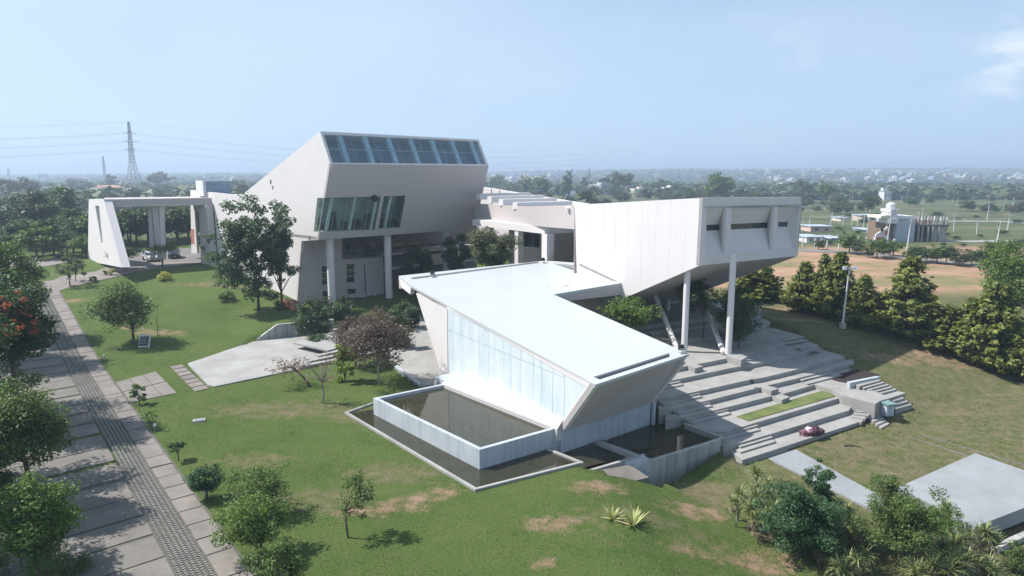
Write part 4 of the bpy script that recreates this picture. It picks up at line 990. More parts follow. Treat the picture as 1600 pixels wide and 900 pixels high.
def crown_mesh(name, mat, seed, r, zc, n=3000, clumps=60, size=.16, lump=.3, hollow=.55, cr=None, flat=0.0, up=.5, aspect=1.7, shape=None, tint=0):
    rs = np.random.RandomState(seed); rx, ry, rz = r
    d = rs.normal(size=(clumps, 3)); d /= np.linalg.norm(d, axis=1)[:, None]
    if flat: d[:, 2] = np.abs(d[:, 2]) * (1 - flat) - flat * .2
    rad = np.minimum(rs.uniform(hollow, 1.0, clumps) ** .7 * (1 + rs.normal(size=clumps) * lump * .5), 1.10)
    cc = d * rad[:, None] * np.array([rx, ry, rz]) + np.array([0, 0, zc])
    if shape is not None: cc = shape(cc, rs)
    crad = (cr or .28 * (rx + ry) / 2) * rs.uniform(.6, 1.3, clumps)
    k = rs.choice(clumps, n, p=crad ** 2 / (crad ** 2).sum())
    q = rs.normal(size=(n, 3)); q /= np.linalg.norm(q, axis=1)[:, None]; q *= (rs.uniform(0, 1, n) ** .45)[:, None]; q[:, 2] *= .72
    P = cc[k] + q * crad[k][:, None]
    rnd = np.clip(rs.uniform(.2, .75, clumps)[k] * .55 + rs.uniform(0, 1, n) * .45 + tint, 0, 1)
    V_, F_ = leaves(rs, P, size, up, aspect, out=q * .8)
    return fastmesh(name, V_, F_, mat, rnd), cc
def trunk_mb(cc, h0, r0, rs, base=(0, 0, 0), lean=(0, 0), nb=12, zc=None):
    mb = MB(); base = Vector(base); top = base + Vector((lean[0], lean[1], h0))
    mid = base.lerp(top, .5) + Vector((rs.uniform(-.06, .06) * h0, rs.uniform(-.06, .06) * h0, 0))
    mb.tube([base - Z * .15, base.lerp(mid, .5), mid, top], r0, r0 * .68, 7)
    for i in rs.choice(len(cc), min(nb, len(cc)), replace=False):
        e = Vector(cc[i]); m_ = top.lerp(e, .5) + Vector((0, 0, rs.uniform(-.05, .12) * (e - top).length))
        mb.tube([top - Z * r0 * .5, m_, e], r0 * .42, r0 * .1, 5)
    return mb
def tree(name, label, cat, foot, r, zc, h0, r0, mat, bark='bark', seed=1, group=None, lean=(0, 0), nb=12, off=(0, 0), **kw):
    t = thing(name, label, cat, foot, group); rs = np.random.RandomState(seed + 99)
    me, cc = crown_mesh('crown', mat, seed, r, zc, **kw)
    cr_ = bpy.data.objects.new('crown', me); COL.objects.link(cr_); cr_.parent = t; cr_.location = (off[0], off[1], 0)
    cc = cc + np.array([off[0], off[1], 0])
    mb = trunk_mb(cc, h0, r0, rs, lean=lean, nb=nb); mb.v = [v + Vector(foot) for v in mb.v]
    mb.build('trunk', bark, t); return t
def size_at(p, px): return px / F_PX * math.hypot(p.y, CAM_H - p.z) * .99      # metres for a length in the photo at p
def garden_tree(label, foot_px, cx, cy, w, h, mat, name='garden_tree', cat='tree', dy=0, **kw):
    p = G(*foot_px); m_ = size_at(p, 1)
    zc = (foot_px[1] - cy) * m_ * 1.02; ox = (cx - foot_px[0]) * m_
    rx = w * m_ / 2; rz = h * m_ / 2
    d = dict(h0=max(zc - rz * .8, .3), r0=max(.045, rx * .055), size=.17, n=2500)
    cr = kw.pop('crown_r', .28)
    d.update(kw); cs = cr * rx
    return tree(name, label, cat, p, (max(rx - cs * .6, .1), max(rx - cs * .6, .1), max(rz - cs * .45, .1)), zc, mat=mat, cr=cs, off=(ox, dy), **d)

for a_ in LITTER: litter(*a_)
# ------------------------------------------------------------------ garden trees one by one
garden_tree('round full-crowned green tree standing beside the dark sign board on the upper lawn', (209, 536), 193, 481, 97, 84, 'leaf_mid', seed=1, n=7500, clumps=110, size=.24, r0=.16, hollow=.3)
garden_tree('tall dark glossy tree touching the white tower wall, right of its twin', (441, 484), 436, 395, 76, 165, 'leaf_glossy', seed=2, n=12000, clumps=120, size=.34, r0=.2, hollow=.05, lump=1.3, crown_r=.27, h0=2.2)
garden_tree('tall dark glossy tree with a feathery top, left of its twin before the tower wall', (404, 488), 385, 388, 104, 156, 'leaf_glossy', seed=3, n=13000, clumps=130, size=.34, r0=.2, hollow=.05, lump=1.3, crown_r=.24, h0=2.6)
garden_tree('dark glossy small tree hiding the foot of the portico fin', (345, 410), 336, 378, 56, 62, 'leaf_glossy', seed=4, n=2600, clumps=40, size=.36, lump=.6, hollow=.2)
garden_tree('thin pale young tree at the bend of the side drive', (110, 448), 109, 418, 40, 42, 'leaf_olive', 'young_tree', seed=5, n=700, clumps=22, size=.28, lump=.5)
garden_tree('second thin young tree at the drive bend, just right of the paler one', (119, 440), 121, 414, 28, 40, 'leaf_olive', 'young_tree', seed=6, n=500, clumps=18, size=.28, lump=.5)
garden_tree('loose yellow-green tree before the slotted end wall of the portico', (135, 402), 130, 381, 52, 34, 'leaf_bright', seed=7, n=1500, clumps=34, size=.3, lump=.5, flat=.2)
garden_tree('bare brownish spreading tree on the island left of the portico end wall', (97, 404), 98, 386, 50, 26, 'leaf_olive', seed=8, n=700, clumps=26, size=.28, lump=.5, flat=.3)
garden_tree('flat-topped bright green sapling at the left corner of the car court', (195, 421), 196, 397, 50, 13, 'leaf_bright', 'flat_tree', seed=9, n=900, clumps=30, size=.3, flat=.5, h0=2.2)
garden_tree('flat-topped bright green sapling right in front of the parked cars', (254, 417), 255, 388, 52, 16, 'leaf_bright', 'flat_tree', seed=10, n=900, clumps=30, size=.3, flat=.5, h0=2.6)
garden_tree('leafy green sapling standing on the concrete apron by the driveway', (218, 632), 217, 613, 26, 30, 'leaf_bright', 'sapling', seed=11, n=420, clumps=18, size=.2, lump=.5)
garden_tree('thin sapling with a white marker at its foot beside the driveway', (243, 672), 238, 652, 20, 34, 'leaf_mid', 'sapling', seed=12, n=170, clumps=12, size=.14, lump=.6)
garden_tree('small umbrella-shaped sapling near the driveway, below the marked one', (279, 720), 277, 699, 32, 22, 'leaf_dark', 'sapling', seed=13, n=600, clumps=20, size=.13, flat=.3)
garden_tree('small round dark tree by the kerb with a white marker at its foot', (324, 779), 323, 747, 58, 46, 'leaf_bluegreen', 'small_tree', seed=14, n=3400, clumps=46, size=.13, lump=.3)
garden_tree('loose mid-green tree, the upper of the overlapping pair on the front lawn', (404, 802), 408, 757, 100, 78, 'leaf_mid', seed=15, n=4600, clumps=70, size=.125, lump=.5, hollow=.3)
garden_tree('brighter dense green tree, the lower of the overlapping pair on the front lawn', (409, 868), 401, 815, 108, 84, 'leaf_bright', seed=16, n=6800, clumps=80, size=.125, lump=.4, hollow=.3)
garden_tree('green bushy tree cut by the bottom edge of the picture beside the kerb', (452, 925), 432, 882, 86, 66, 'leaf_mid', seed=17, n=4200, clumps=56, size=.11, lump=.5)
garden_tree('thin leaning tree with a sparse wispy crown on the front lawn', (544, 840), 556, 772, 62, 74, 'leaf_mid', 'thin_tree', seed=18, n=1100, clumps=30, size=.13, lump=.7, r0=.06, lean=(-.1, 0))
garden_tree('leaning tree with pink-brown blossom in front of the plaza', (486, 604), 452, 574, 66, 44, 'leaf_pink', 'blossom_tree', bark='bark', seed=19, n=520, clumps=34, size=.18, lump=.6, h0=1.6, lean=(-1.4, 0))
garden_tree('pale-stemmed nearly bare tree standing alone left of the pond corner', (505, 630), 503, 572, 66, 60, 'leaf_pink', 'bare_tree', bark='pale_bark', seed=20, n=260, clumps=34, size=.15, lump=.7, nb=26, r0=.09)
garden_tree('small bright lime-green tree growing by the plaza steps', (539, 596), 540, 567, 44, 60, 'leaf_lime', 'small_tree', seed=21, n=2600, clumps=30, size=.18, lump=.4)
garden_tree('large brown-maroon leaved tree with a pale trunk on the lawn by the plaza', (593, 600), 590, 528, 122, 96, 'leaf_maroon', 'maroon_tree', bark='pale_bark', seed=22, n=10500, clumps=110, size=.19, lump=.9, hollow=.05, r0=.11, h0=2.0)
garden_tree('smaller maroon-leaved tree to the left of the big one by the plaza steps', (556, 572), 551, 528, 66, 62, 'leaf_maroon', 'maroon_tree', seed=23, n=3600, clumps=56, size=.19, lump=.5)
garden_tree('glossy bush with pale blossom clusters at the left of the plaza planting', (490, 530), 490, 497, 66, 66, 'leaf_glossy', 'frangipani_bush', cat='bush', seed=24, n=3800, clumps=50, size=.26, lump=.5, h0=.6)
garden_tree('glossy bush with pale blossom against the tower column foot', (530, 505), 532, 483, 62, 46, 'leaf_glossy', 'frangipani_bush', cat='bush', seed=25, n=3000, clumps=42, size=.28, lump=.5, h0=.5)
garden_tree('low dark strap-leaved clump below the frangipani bushes on the plaza', (497, 541), 497, 533, 44, 22, 'leaf_dark', 'strap_bush', cat='bush', seed=26, n=1300, clumps=20, size=.3, h0=.1, aspect=4)
garden_tree('dark green bush right of the second tower column', (640, 515), 628, 492, 56, 46, 'leaf_glossy', 'dark_bush', cat='bush', seed=27, n=2800, clumps=40, size=.26, lump=.4, h0=.4)
garden_tree('yellow-green shrub tucked against the white end of the auditorium', (650, 512), 648, 494, 22, 34, 'leaf_lime', 'yellow_shrub', cat='bush', seed=28, n=700, clumps=16, size=.24, h0=.3)
garden_tree('shadowy dark tree behind the big maroon tree', (625, 545), 622, 515, 50, 60, 'leaf_dark', 'dark_tree', seed=29, n=2400, clumps=36, size=.24, lump=.4)
garden_tree('pale feathery olive tree between the tower and the canopy', (768, 508), 768, 388, 84, 74, 'leaf_olive', 'feathery_tree', seed=30, n=14000, clumps=90, size=.36, lump=.4, aspect=3.5, hollow=.3)
garden_tree('feathery dark tree left of the pale one, in the shade of the tower', (716, 470), 716, 398, 50, 70, 'leaf_dark', 'feathery_tree', seed=31, n=8000, clumps=50, size=.36, lump=.4, aspect=3.5)
garden_tree('small dark feathery tree between the second and third tower columns', (655, 470), 653, 414, 52, 66, 'leaf_dark', 'feathery_tree', seed=32, n=8000, clumps=50, size=.34, lump=.4, aspect=3)
garden_tree('bright green low-spreading tree in the undercroft behind the auditorium roof', (985, 530), 986, 487, 92, 44, 'leaf_bright', 'undercroft_tree', seed=33, n=4200, clumps=60, size=.22, lump=.4)
garden_tree('deep green round-headed tree right of the front column on the terraces', (1154, 541), 1152, 490, 84, 98, 'leaf_dark', 'terrace_tree', seed=34, n=8500, clumps=90, size=.20, lump=.35, hollow=.3, r0=.08)
garden_tree('slim dark tree growing from a square pit between the gallery columns', (1098, 526), 1100, 468, 64, 62, 'leaf_dark', 'terrace_tree', seed=35, n=4200, clumps=56, size=.2, lump=.4, dy=2.6)
garden_tree('yellow-leaved round shrub alone on the upper lawn before the cars', (258, 438), 258, 432, 29, 13, 'leaf_yellow', 'yellow_shrub', cat='bush', seed=36, n=900, clumps=18, size=.3, h0=.1, aspect=3)
garden_tree('small yellow shrub on the left edge of the upper lawn, the left of two', (163, 430), 163, 426, 9, 9, 'leaf_yellow', 'yellow_shrub', cat='bush', seed=37, n=160, clumps=8, size=.3, h0=.1)
garden_tree('yellow shrub beside the side drive, the right of two', (174, 430), 174, 424, 14, 12, 'leaf_yellow', 'yellow_shrub', cat='bush', seed=38, n=260, clumps=10, size=.3, h0=.1)
garden_tree('rounded bright green clump of long grass on the upper lawn', (354, 469), 355, 463, 32, 15, 'leaf_bright', 'grass_clump', cat='bush', seed=39, n=1500, clumps=20, size=.36, h0=.1, aspect=6)
garden_tree('tiny dark shrub at the left edge of the upper lawn', (145, 440), 145, 436, 15, 10, 'leaf_mid', 'small_bush', cat='bush', seed=40, n=300, clumps=10, size=.22, h0=.1)
# left belt beside the parking slabs
garden_tree('flame tree with orange-red blossom leaning over the parking slabs', (32, 672), 28, 505, 150, 140, 'leaf_dark', 'flame_tree', seed=41, n=24000, clumps=150, size=.22, lump=.25, hollow=.2, r0=.2)
garden_tree('broad green tree overhanging the slabs below the flame tree', (48, 800), 38, 668, 150, 130, 'leaf_mid', seed=42, n=26000, clumps=150, size=.16, lump=.25, hollow=.2, r0=.16)
garden_tree('bright light-green tree at the bottom left beside the slabs', (60, 925), 68, 815, 104, 150, 'leaf_bright', seed=43, n=20000, clumps=120, size=.13, lump=.4, hollow=.1, r0=.1, crown_r=.36)
garden_tree('green tree at the left picture edge above the flame tree', (24, 528), 22, 425, 92, 80, 'leaf_mid', seed=44, n=10000, clumps=70, size=.26, lump=.4)
garden_tree('light green low tree peeping between the flame tree and the broad one', (8, 640), 24, 597, 86, 46, 'leaf_mid', seed=45, n=3000, clumps=50, size=.16, lump=.4)
garden_tree('dark bushy tree filling the bottom left corner', (-40, 900), -10, 790, 100, 180, 'leaf_dark', seed=46, n=14000, clumps=80, size=.14, lump=.4, hollow=.2)
garden_tree('low green tuft at the foot of the bright tree at bottom left', (110, 905), 92, 893, 90, 34, 'leaf_bright', 'small_bush', cat='bush', seed=47, n=2200, clumps=30, size=.11, h0=.1)
garden_tree('dark tree at the left edge beyond the flame tree', (-20, 560), -14, 470, 90, 110, 'leaf_dark', seed=48, n=9000, clumps=60, size=.24, lump=.4)
for i_, (fx, fy, cy_, w_, h_) in enumerate(((-120, 640, 420, 190, 170), (-130, 760, 540, 220, 200), (-70, 560, 380, 130, 120), (-190, 900, 640, 260, 240))):  # trees added mostly out of view to cast shade on the parking slabs
    garden_tree('tall dark tree added out of view to shade the %s edge of the parking slabs' % ('upper left', 'middle left', 'far left', 'lower left')[i_], (fx, fy), fx + 20, cy_, w_, h_, 'leaf_dark', seed=440 + i_, n=12000, clumps=90, size=.26, lump=.3, hollow=.2, r0=.2)

me, cc = crown_mesh('blossom', 'leaf_flower', 411, (2.1, 1.2, 1.0), 0, n=420, clumps=16, size=.2, lump=.4, cr=.35)
for x, y, sc_ in ((14, 478, .8), (34, 512, .7)):
    ft = [o for o in bpy.data.objects if o.name.startswith('flame_tree')][0]; p = U(x, y, 5.2)
    p = V(x, y, (ft.location.x, ft.location.y - 2.0), 0)
    inst('blossom', me, ft, p - ft.location, 0, sc_)
# right side big trees
garden_tree('large bright green tree at the right edge behind the golden conifers', (1575, 512), 1572, 440, 110, 120, 'leaf_bright', seed=50, n=9000, clumps=90, size=.30, lump=.4, hollow=.2)
garden_tree('dark green tree at the right edge behind the bright one', (1590, 470), 1592, 405, 90, 70, 'leaf_mid', seed=51, n=4500, clumps=60, size=.32, lump=.4)
garden_tree('lone grey-green sapling behind the terraces right of the gallery end', (1215, 466), 1214, 445, 20, 34, 'leaf_olive', 'sapling', seed=52, n=300, clumps=14, size=.26)
garden_tree('dark low bush at the end of the conifer row by the columns', (1226, 474), 1224, 464, 26, 14, 'leaf_mid', 'small_bush', cat='bush', seed=53, n=500, clumps=14, size=.26, h0=.1)

# golden conifers on the slope
def conifer_mesh(seed, n=6500, h=1.0, w=.36):
    rs = np.random.RandomState(seed); tiers = 46
    zt = np.sort(rs.uniform(.02, .98, tiers)); ang = rs.uniform(0, 2 * np.pi, tiers)
    P = []; O = []; RN = []
    nb = 210
    for i in range(nb):                               # branches
        z0 = rs.uniform(0, .97) ** 1.15; L = w * (1 - z0) ** .75 * rs.uniform(.72, 1.18) + .012; a = rs.uniform(0, 2 * np.pi)
        k = max(6, int(n / nb * (.35 + 1.3 * (1 - z0)))); t = rs.uniform(.15, 1, k) ** .7
        x = np.cos(a) * L * t; y = np.sin(a) * L * t; z = z0 + t * L * .42 + .012
        sp = .035 * (1.15 - t)[:, None] + .008
        q = np.stack([x, y, z], 1) + rs.normal(size=(k, 3)) * sp
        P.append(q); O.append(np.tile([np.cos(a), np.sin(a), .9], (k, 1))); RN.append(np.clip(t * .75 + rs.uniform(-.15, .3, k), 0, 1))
    P = np.concatenate(P); O = np.concatenate(O); RN = np.concatenate(RN); n = len(P)
    V_, F_ = leaves(rs, P, .058, .2, 2.0, out=O * 1.2)
    return fastmesh('crown', V_ * h, F_, 'leaf_conifer', RN)
CON = [conifer_mesh(60 + i) for i in range(4)]
ctr = MB(); ctr.tube([(0, 0, -.02), (0, 0, .5), (0, 0, .93)], .02, .004, 6); ct0 = ctr.build('trunk', 'bark'); ctm = ct0.data; bpy.data.objects.remove(ct0)
con = [((1255, 487), 411, 46, 'leftmost of the dark conifers in the row behind the lamp post'),
       ((1284, 492), 401, 40, 'slim tall conifer second from the left in the row'),
       ((1306, 497), 397, 50, 'tall full conifer just left of the lamp post'),
       ((1346, 512), 431, 46, 'conifer with a grey-green left side, right of the lamp post'),
       ((1378, 514), 459, 50, 'short golden conifer between two taller ones, mid row'),
       ((1415, 528), 405, 74, 'tallest conifer with a pointed golden tip, right end of the row'),
       ((1330, 503), 445, 34, 'low conifer tucked behind the lamp post'),
       ((1480, 548), 478, 62, 'rounded golden conifer at the left of the right-hand clump'),
       ((1513, 560), 468, 60, 'golden conifer second from left in the right-hand clump'),
       ((1549, 574), 447, 74, 'tallest pointed conifer of the right-hand clump'),
       ((1592, 588), 507, 70, 'golden conifer at the right edge of the picture'),
       ((1570, 560), 490, 60, 'conifer half hidden at the back of the right-hand clump'),
       ((1172, 470), 416, 50, 'dark conifer behind the terrace tree under the gallery end'),
       ((1196, 468), 418, 40, 'dark conifer beside the gallery end, the right of that pair')]
for i, (ft, ytop, wpx, lab) in enumerate(con):
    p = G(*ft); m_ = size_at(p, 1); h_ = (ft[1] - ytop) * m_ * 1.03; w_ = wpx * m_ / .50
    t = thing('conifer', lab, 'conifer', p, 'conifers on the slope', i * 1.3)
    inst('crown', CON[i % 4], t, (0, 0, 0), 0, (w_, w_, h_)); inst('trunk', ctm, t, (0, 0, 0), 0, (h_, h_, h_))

# yuccas, agaves, lower-right thicket
def blades(rs, n, L, w, elev0, droop, seg=3, base=(0, 0, 0), r0=.02):
    Vs, Fs, Rn = [], [], []
    for i in range(n):
        a = rs.uniform(0, 2 * np.pi); e = rs.uniform(*elev0); l = L * rs.uniform(.75, 1.15); d = np.array([np.cos(a), np.sin(a), 0]); s = np.array([-np.sin(a), np.cos(a), 0])
        p = np.array(base, float) + d * r0; i0 = sum(len(v) for v in Vs); row = []
        for k in range(seg + 1):
            f = k / seg; ww = w * (1 - f ** 1.6) * (.55 + .9 * min(f * 3, 1) * .5) + .002
            row += [p - s * ww / 2, p + s * ww / 2]
            ee = e - droop * f; p = p + (d * np.cos(ee) + np.array([0, 0, 1]) * np.sin(ee)) * l / seg
        Vs.append(np.array(row)); r_ = rs.uniform(.1, 1)
        for k in range(seg): Fs.append([i0 + 2 * k, i0 + 2 * k + 1, i0 + 2 * k + 3, i0 + 2 * k + 2]); Rn.append(r_)
    return np.concatenate(Vs), np.array(Fs), Rn
rosettes = []
for k, (n_, L_r, w_, e0, dr) in enumerate(((46, .52, .05, (-.1, 1.4), .7), (38, .46, .045, (-.3, 1.3), .9), (50, .58, .055, (.0, 1.45), .6))):
    rs = np.random.RandomState(80 + k); a, b_, c_ = blades(rs, n_, L_r, w_, e0, dr)
    rosettes.append(fastmesh('rosette', a, b_, 'leaf_yucca', c_))
dry_r = fastmesh('rosette', *blades(np.random.RandomState(90), 40, .42, .04, (-.9, .9), .9)[:2], 'leaf_dry', np.random.RandomState(1).uniform(0, 1, 120))
def yucca(label, px, py, hpx, kinds=(0,), heads=1, sc=1.0, dry=False, seed=0):
    """rosette head at px,py; stalk hpx tall reaching the ground below"""
    rg = random.Random(seed); hpx *= .62 if px < 1250 else .75; heads += 1; foot = G(px + rg.uniform(-4, 4), py + hpx); m_ = size_at(foot, 1); h_ = hpx * m_ * 1.1
    t = thing('yucca', label, 'yucca', foot, 'yuccas at the lower right')
    st_ = MB()
    for k in range(heads):
        top = Vector((rg.uniform(-.35, .35) * (heads > 1), rg.uniform(-.3, .3) * (heads > 1), h_ * (1 if k == 0 else rg.uniform(.6, .95))))
        st_.tube([foot - Z * .1, foot + top * .5 + Vector((rg.uniform(-.16, .16), 0, 0)), foot + top], .032, .022, 5)
        inst('rosette', dry_r if dry else rosettes[rg.randrange(3)], t, top, rg.uniform(0, 6), sc * rg.uniform(.85, 1.15))
        if rg.random() < .75: inst('dead_leaves', dry_r, t, top - Z * .22, rg.uniform(0, 6), sc * .7); inst('dead_leaves', dry_r, t, top * .62, rg.uniform(0, 6), sc * .55)
    st_.build('stem', 'pale_bark', t)
YU = [((1170, 742), 60, 'yucca standing highest at the left end of the thicket, near the steps'), ((1194, 758), 60, 'yucca just right of the topmost one at the left end of the thicket'),
      ((1167, 762), 70, 'pale yucca second down at the left end of the thicket'), ((1153, 775), 62, 'yucca leaning left on a long bare stem'), ((1152, 786), 60, 'lowest left yucca rosette with a bare curved stem'),
      ((1176, 783), 60, 'pale yucca in the middle of the left group'), ((1190, 776), 70, 'yucca at the top middle of the left group'), ((1181, 800), 60, 'large pale yucca head at the front of the left group'),
      ((1197, 792), 70, 'pale yucca against the dark bush, left group'), ((1168, 795), 55, 'small yucca in the lower left of the left group'), ((1187, 814), 50, 'drooping pale yucca low in the left group'), ((1200, 806), 60, 'yucca touching the dark green bush'),
      ((1305, 792), 50, 'green yucca head above the middle of the thicket'), ((1296, 804), 50, 'spiky dark yucca in the middle of the thicket'), ((1320, 800), 60, 'upright green yucca right of the middle bush'),
      ((1287, 838), 40, 'yucca star below the middle of the thicket'), ((1308, 840), 40, 'second yucca star below the middle, right of its neighbour'), ((1322, 826), 50, 'pale yucca behind the two stars'),
      ((1302, 884), 25, 'bright green yucca star near the bottom edge'), ((1330, 878), 30, 'yucca near the bottom edge right of the bright star'), ((1345, 872), 35, 'dull yucca in the bottom tangle'),
      ((1502, 848), 50, 'large pale yucca star in front of the stage corner'), ((1536, 838), 55, 'large upright yucca nearest the weathered wall'), ((1478, 858), 40, 'yucca star left of the big pair by the stage'),
      ((1520, 832), 60, 'yucca head above the big pair by the stage'), ((1461, 877), 30, 'yucca low in the right group near the bottom edge'), ((1498, 880), 30, 'yucca at the bottom edge of the right group'),
      ((1483, 888), 25, 'dense yucca rosette at the bottom of the right group'), ((1520, 878), 30, 'pale yucca at the bottom right of the group'), ((1477, 802), 60, 'lone yucca head poking above the airy tree by the stage'),
      ((1550, 890), 25, 'small yucca at the bottom right near the wall'), ((1440, 890), 20, 'small yucca under the airy tree at the bottom')]
for i, ((x, y), hp_, lab) in enumerate(YU): yucca(lab, x, y, hp_, seed=i, heads=1 if i % 3 else 2, sc=1.15 if x < 1250 else 1.35)
for i, ((x, y), lab) in enumerate((((1279, 864), 'dried pinkish yucca head, the left of two side by side'), ((1297, 862), 'dried pinkish yucca head, the right of two side by side'))):
    yucca(lab, x, y, 25, seed=70 + i, dry=True)
garden_tree('dense dark blue-green bushy tree with a pointed top in the lower-right thicket', (1250, 868), 1250, 812, 128, 112, 'leaf_bluegreen', 'thicket_tree', seed=54, n=24000, clumps=130, size=.12, lump=.5, hollow=.25, crown_r=.22)
garden_tree('upright pointed shoot of the dark bush rising toward the path', (1284, 850), 1276, 768, 56, 92, 'leaf_bluegreen', 'thicket_tree', seed=55, n=6500, clumps=46, size=.105, lump=.5, hollow=.1)
garden_tree('airy mid-green tree with a thin pointed top left of the stage corner', (1410, 872), 1410, 812, 150, 108, 'leaf_mid', 'airy_tree', seed=56, n=17000, clumps=150, size=.115, lump=.9, hollow=.05, crown_r=.17)
garden_tree('thin leafy top shoot of the airy tree in front of the stage', (1400, 850), 1388, 768, 26, 60, 'leaf_mid', 'airy_tree', seed=57, n=1300, clumps=26, size=.105, lump=.6, hollow=.1)
garden_tree('small green tree at the right shoulder of the airy tree before the stage', (1470, 850), 1468, 815, 50, 56, 'leaf_bright', 'airy_tree', seed=58, n=2800, clumps=36, size=.10, lump=.5)
garden_tree('green bush at the right end of the bottom edge', (1598, 900), 1596, 872, 54, 60, 'leaf_mid', 'small_bush', cat='bush', seed=59, n=2400, clumps=30, size=.1, h0=.1)
garden_tree('low dull bush between the dark bush and the airy tree', (1340, 870), 1340, 850, 60, 50, 'leaf_olive', 'small_bush', cat='bush', seed=60, n=2600, clumps=34, size=.1, h0=.1, aspect=3)
garden_tree('brown dry brush beneath the left yuccas', (1192, 845), 1190, 828, 40, 40, 'leaf_dry', 'dry_brush', cat='bush', seed=61, n=1700, clumps=24, size=.13, h0=.1, aspect=5)
for i, (x, y, sc_, lab) in enumerate(((957, 812, 1.1, 'variegated yellow agave, the smaller left one of two on the front lawn'), (989, 822, 1.55, 'variegated yellow agave, the larger right one of two on the front lawn'))):
    p = G(x, y); t = thing('agave', lab, 'agave', p)
    a, b_, c_ = blades(np.random.RandomState(30 + i), 34, .72, .10, (.15, 1.45), .35, 4, r0=.04)
    me = fastmesh('leaves', a, b_, 'leaf_agave', c_); inst('leaves', me, t, (0, 0, 0), 0, sc_)
    MB().lathe(p, [(.07, -.05), (.06, .15), (.02, .25)], 8).build('heart', 'leaf_agave', t)

ORD = 'first second third fourth fifth sixth seventh eighth ninth tenth eleventh twelfth thirteenth fourteenth fifteenth sixteenth seventeenth eighteenth nineteenth'.split()
# ------------------------------------------------------------------ background trees (individuals share meshes)
FT = []
for k in range(7):
    rx = [1, 1, 1, .8, 1.2, 1, .7][k]; me, cc = crown_mesh('crown', ['leaf_far', 'leaf_mid', 'leaf_dark', 'leaf_far', 'leaf_far', 'leaf_olive', 'leaf_dark'][k], 200 + k, (rx * .40, rx * .40, [.30, .34, .30, .38, .26, .3, .42][k]), .62, n=1500, clumps=44, size=.075, lump=.5, hollow=.3, cr=.13)
    mb = trunk_mb(cc, .4, .028, np.random.RandomState(k), nb=7); o = mb.build('trunk', 'bark'); tm_ = o.data.copy()
    bpy.data.objects.remove(o); FT.append((me, tm_))
def far_tree(px, py, h_px, kind, label, cat='tree', wide=1.0, group=None, name='background_tree', parts=True):
    p = G(px, py); m_ = size_at(p, 1); h_ = h_px * m_
    t = thing(name, label, cat, p - Z * .2, group, random.uniform(0, 6)) if parts else None
    me, tm_ = FT[kind]
    if parts:
        inst('crown', me, t, (0, 0, 0), 0, (h_ * wide, h_ * wide, h_)); o = inst('trunk', tm_, t, (0, 0, 0), 0, (h_, h_, h_))
        return t
    o = inst(name, me, None, p - Z * (h_ * .12), random.uniform(0, 6), (h_ * wide, h_ * wide, h_)); tag(o, label, cat, group); return o
rg = random.Random(12)
# dark belt behind the portico and at the upper left
belt = 'dense dark evergreen belt beyond the portico and the drive'
for i in range(34):
    x = -60 + (i % 17) * 14.5 + rg.uniform(-5, 5); row = i // 17; y = (rg.uniform(352, 372) if row else rg.uniform(388, 408)) if x < 110 else (rg.uniform(378, 386) if row else rg.uniform(388, 398))
    far_tree(x, y, rg.uniform(42, 72), rg.choice([1, 2, 2, 6, 3]), '%s tree from the left, %s row of the dark belt by the portico' % (ORD[i % 17], 'back' if row else 'front'), group='trees in the dark belt left of the portico', wide=1.25)
for i in range(16):
    x = 170 + 9.2 * i; far_tree(x, rg.uniform(368, 385), rg.uniform(52, 66), rg.choice([0, 2, 5, 2]), '%s tree from the left in the shade behind the portico' % ORD[i], group='trees behind the portico', wide=1.15)
for x, y, h_, k, w_, lab in ((250, 300, 34, 4, 1.2, 'large round hazy tree right of the pylon on the skyline'), (37, 318, 44, 4, 1.5, 'broad domed tree on the skyline at the far left'), (173, 300, 26, 3, 1.1, 'dark irregular tree left of the pylon above the pink house'),
                             (965, 306, 40, 4, 1.35, 'large domed tree standing alone on the hazy plain behind the gallery'), (1125, 320, 52, 1, 1.2, 'big bright green tree rising just behind the gallery roof'),
                             (822, 308, 34, 1, 1.1, 'green tree behind the far parapet, left one of the pair'), (848, 310, 36, 1, 1.1, 'green tree behind the far parapet, right one of the pair'),
                             (775, 300, 28, 1, 1.3, 'green tree appearing beside the right edge of the tower'), (885, 312, 34, 6, .8, 'dark slender tree behind the far parapet, right of the green pair'),
                             (1255, 312, 34, 0, 1.3, 'hazy dark tree just right of the gallery end on the plain'), (1290, 318, 36, 1, 1.0, 'lighter round tree right of the gallery end, by the dark one'), (1358, 334, 30, 2, 1.4, 'dark round tree left of the small white tower house'),
                             (700, 330, 20, 2, 1.2, 'tree hidden behind the tower'), (300, 330, 24, 1, 1.3, 'bright green tree behind the low wing left of the roof box'), (380, 330, 24, 0, 1.2, 'tree behind the sloping tower roof line')):
    if 'hidden' in lab: continue
    far_tree(x, y, h_, k, lab, wide=w_)
for i in range(70):
    x = rg.uniform(745, 1290); far_tree(x, rg.uniform(300, 322), rg.uniform(13, 24), rg.choice([0, 0, 2, 5, 3, 6]), 'green tree on the plain beyond the gallery roof', group='trees on the plain beyond the gallery', wide=1.3, parts=False)
for i in range(56):
    x = rg.uniform(-20, 420); far_tree(x, rg.uniform(300, 352), rg.uniform(14, 30), rg.choice([0, 2, 5, 3, 2]), 'green tree on the plain beyond the left garden', group='trees on the plain at left', wide=1.4, parts=False)
for i in range(46):
    x = rg.uniform(1240, 1640); far_tree(x, rg.uniform(300, 335), rg.uniform(10, 22), rg.choice([0, 2, 2, 5]), 'green tree beyond the far meadow at right', group='trees beyond the meadow', wide=1.5, parts=False)
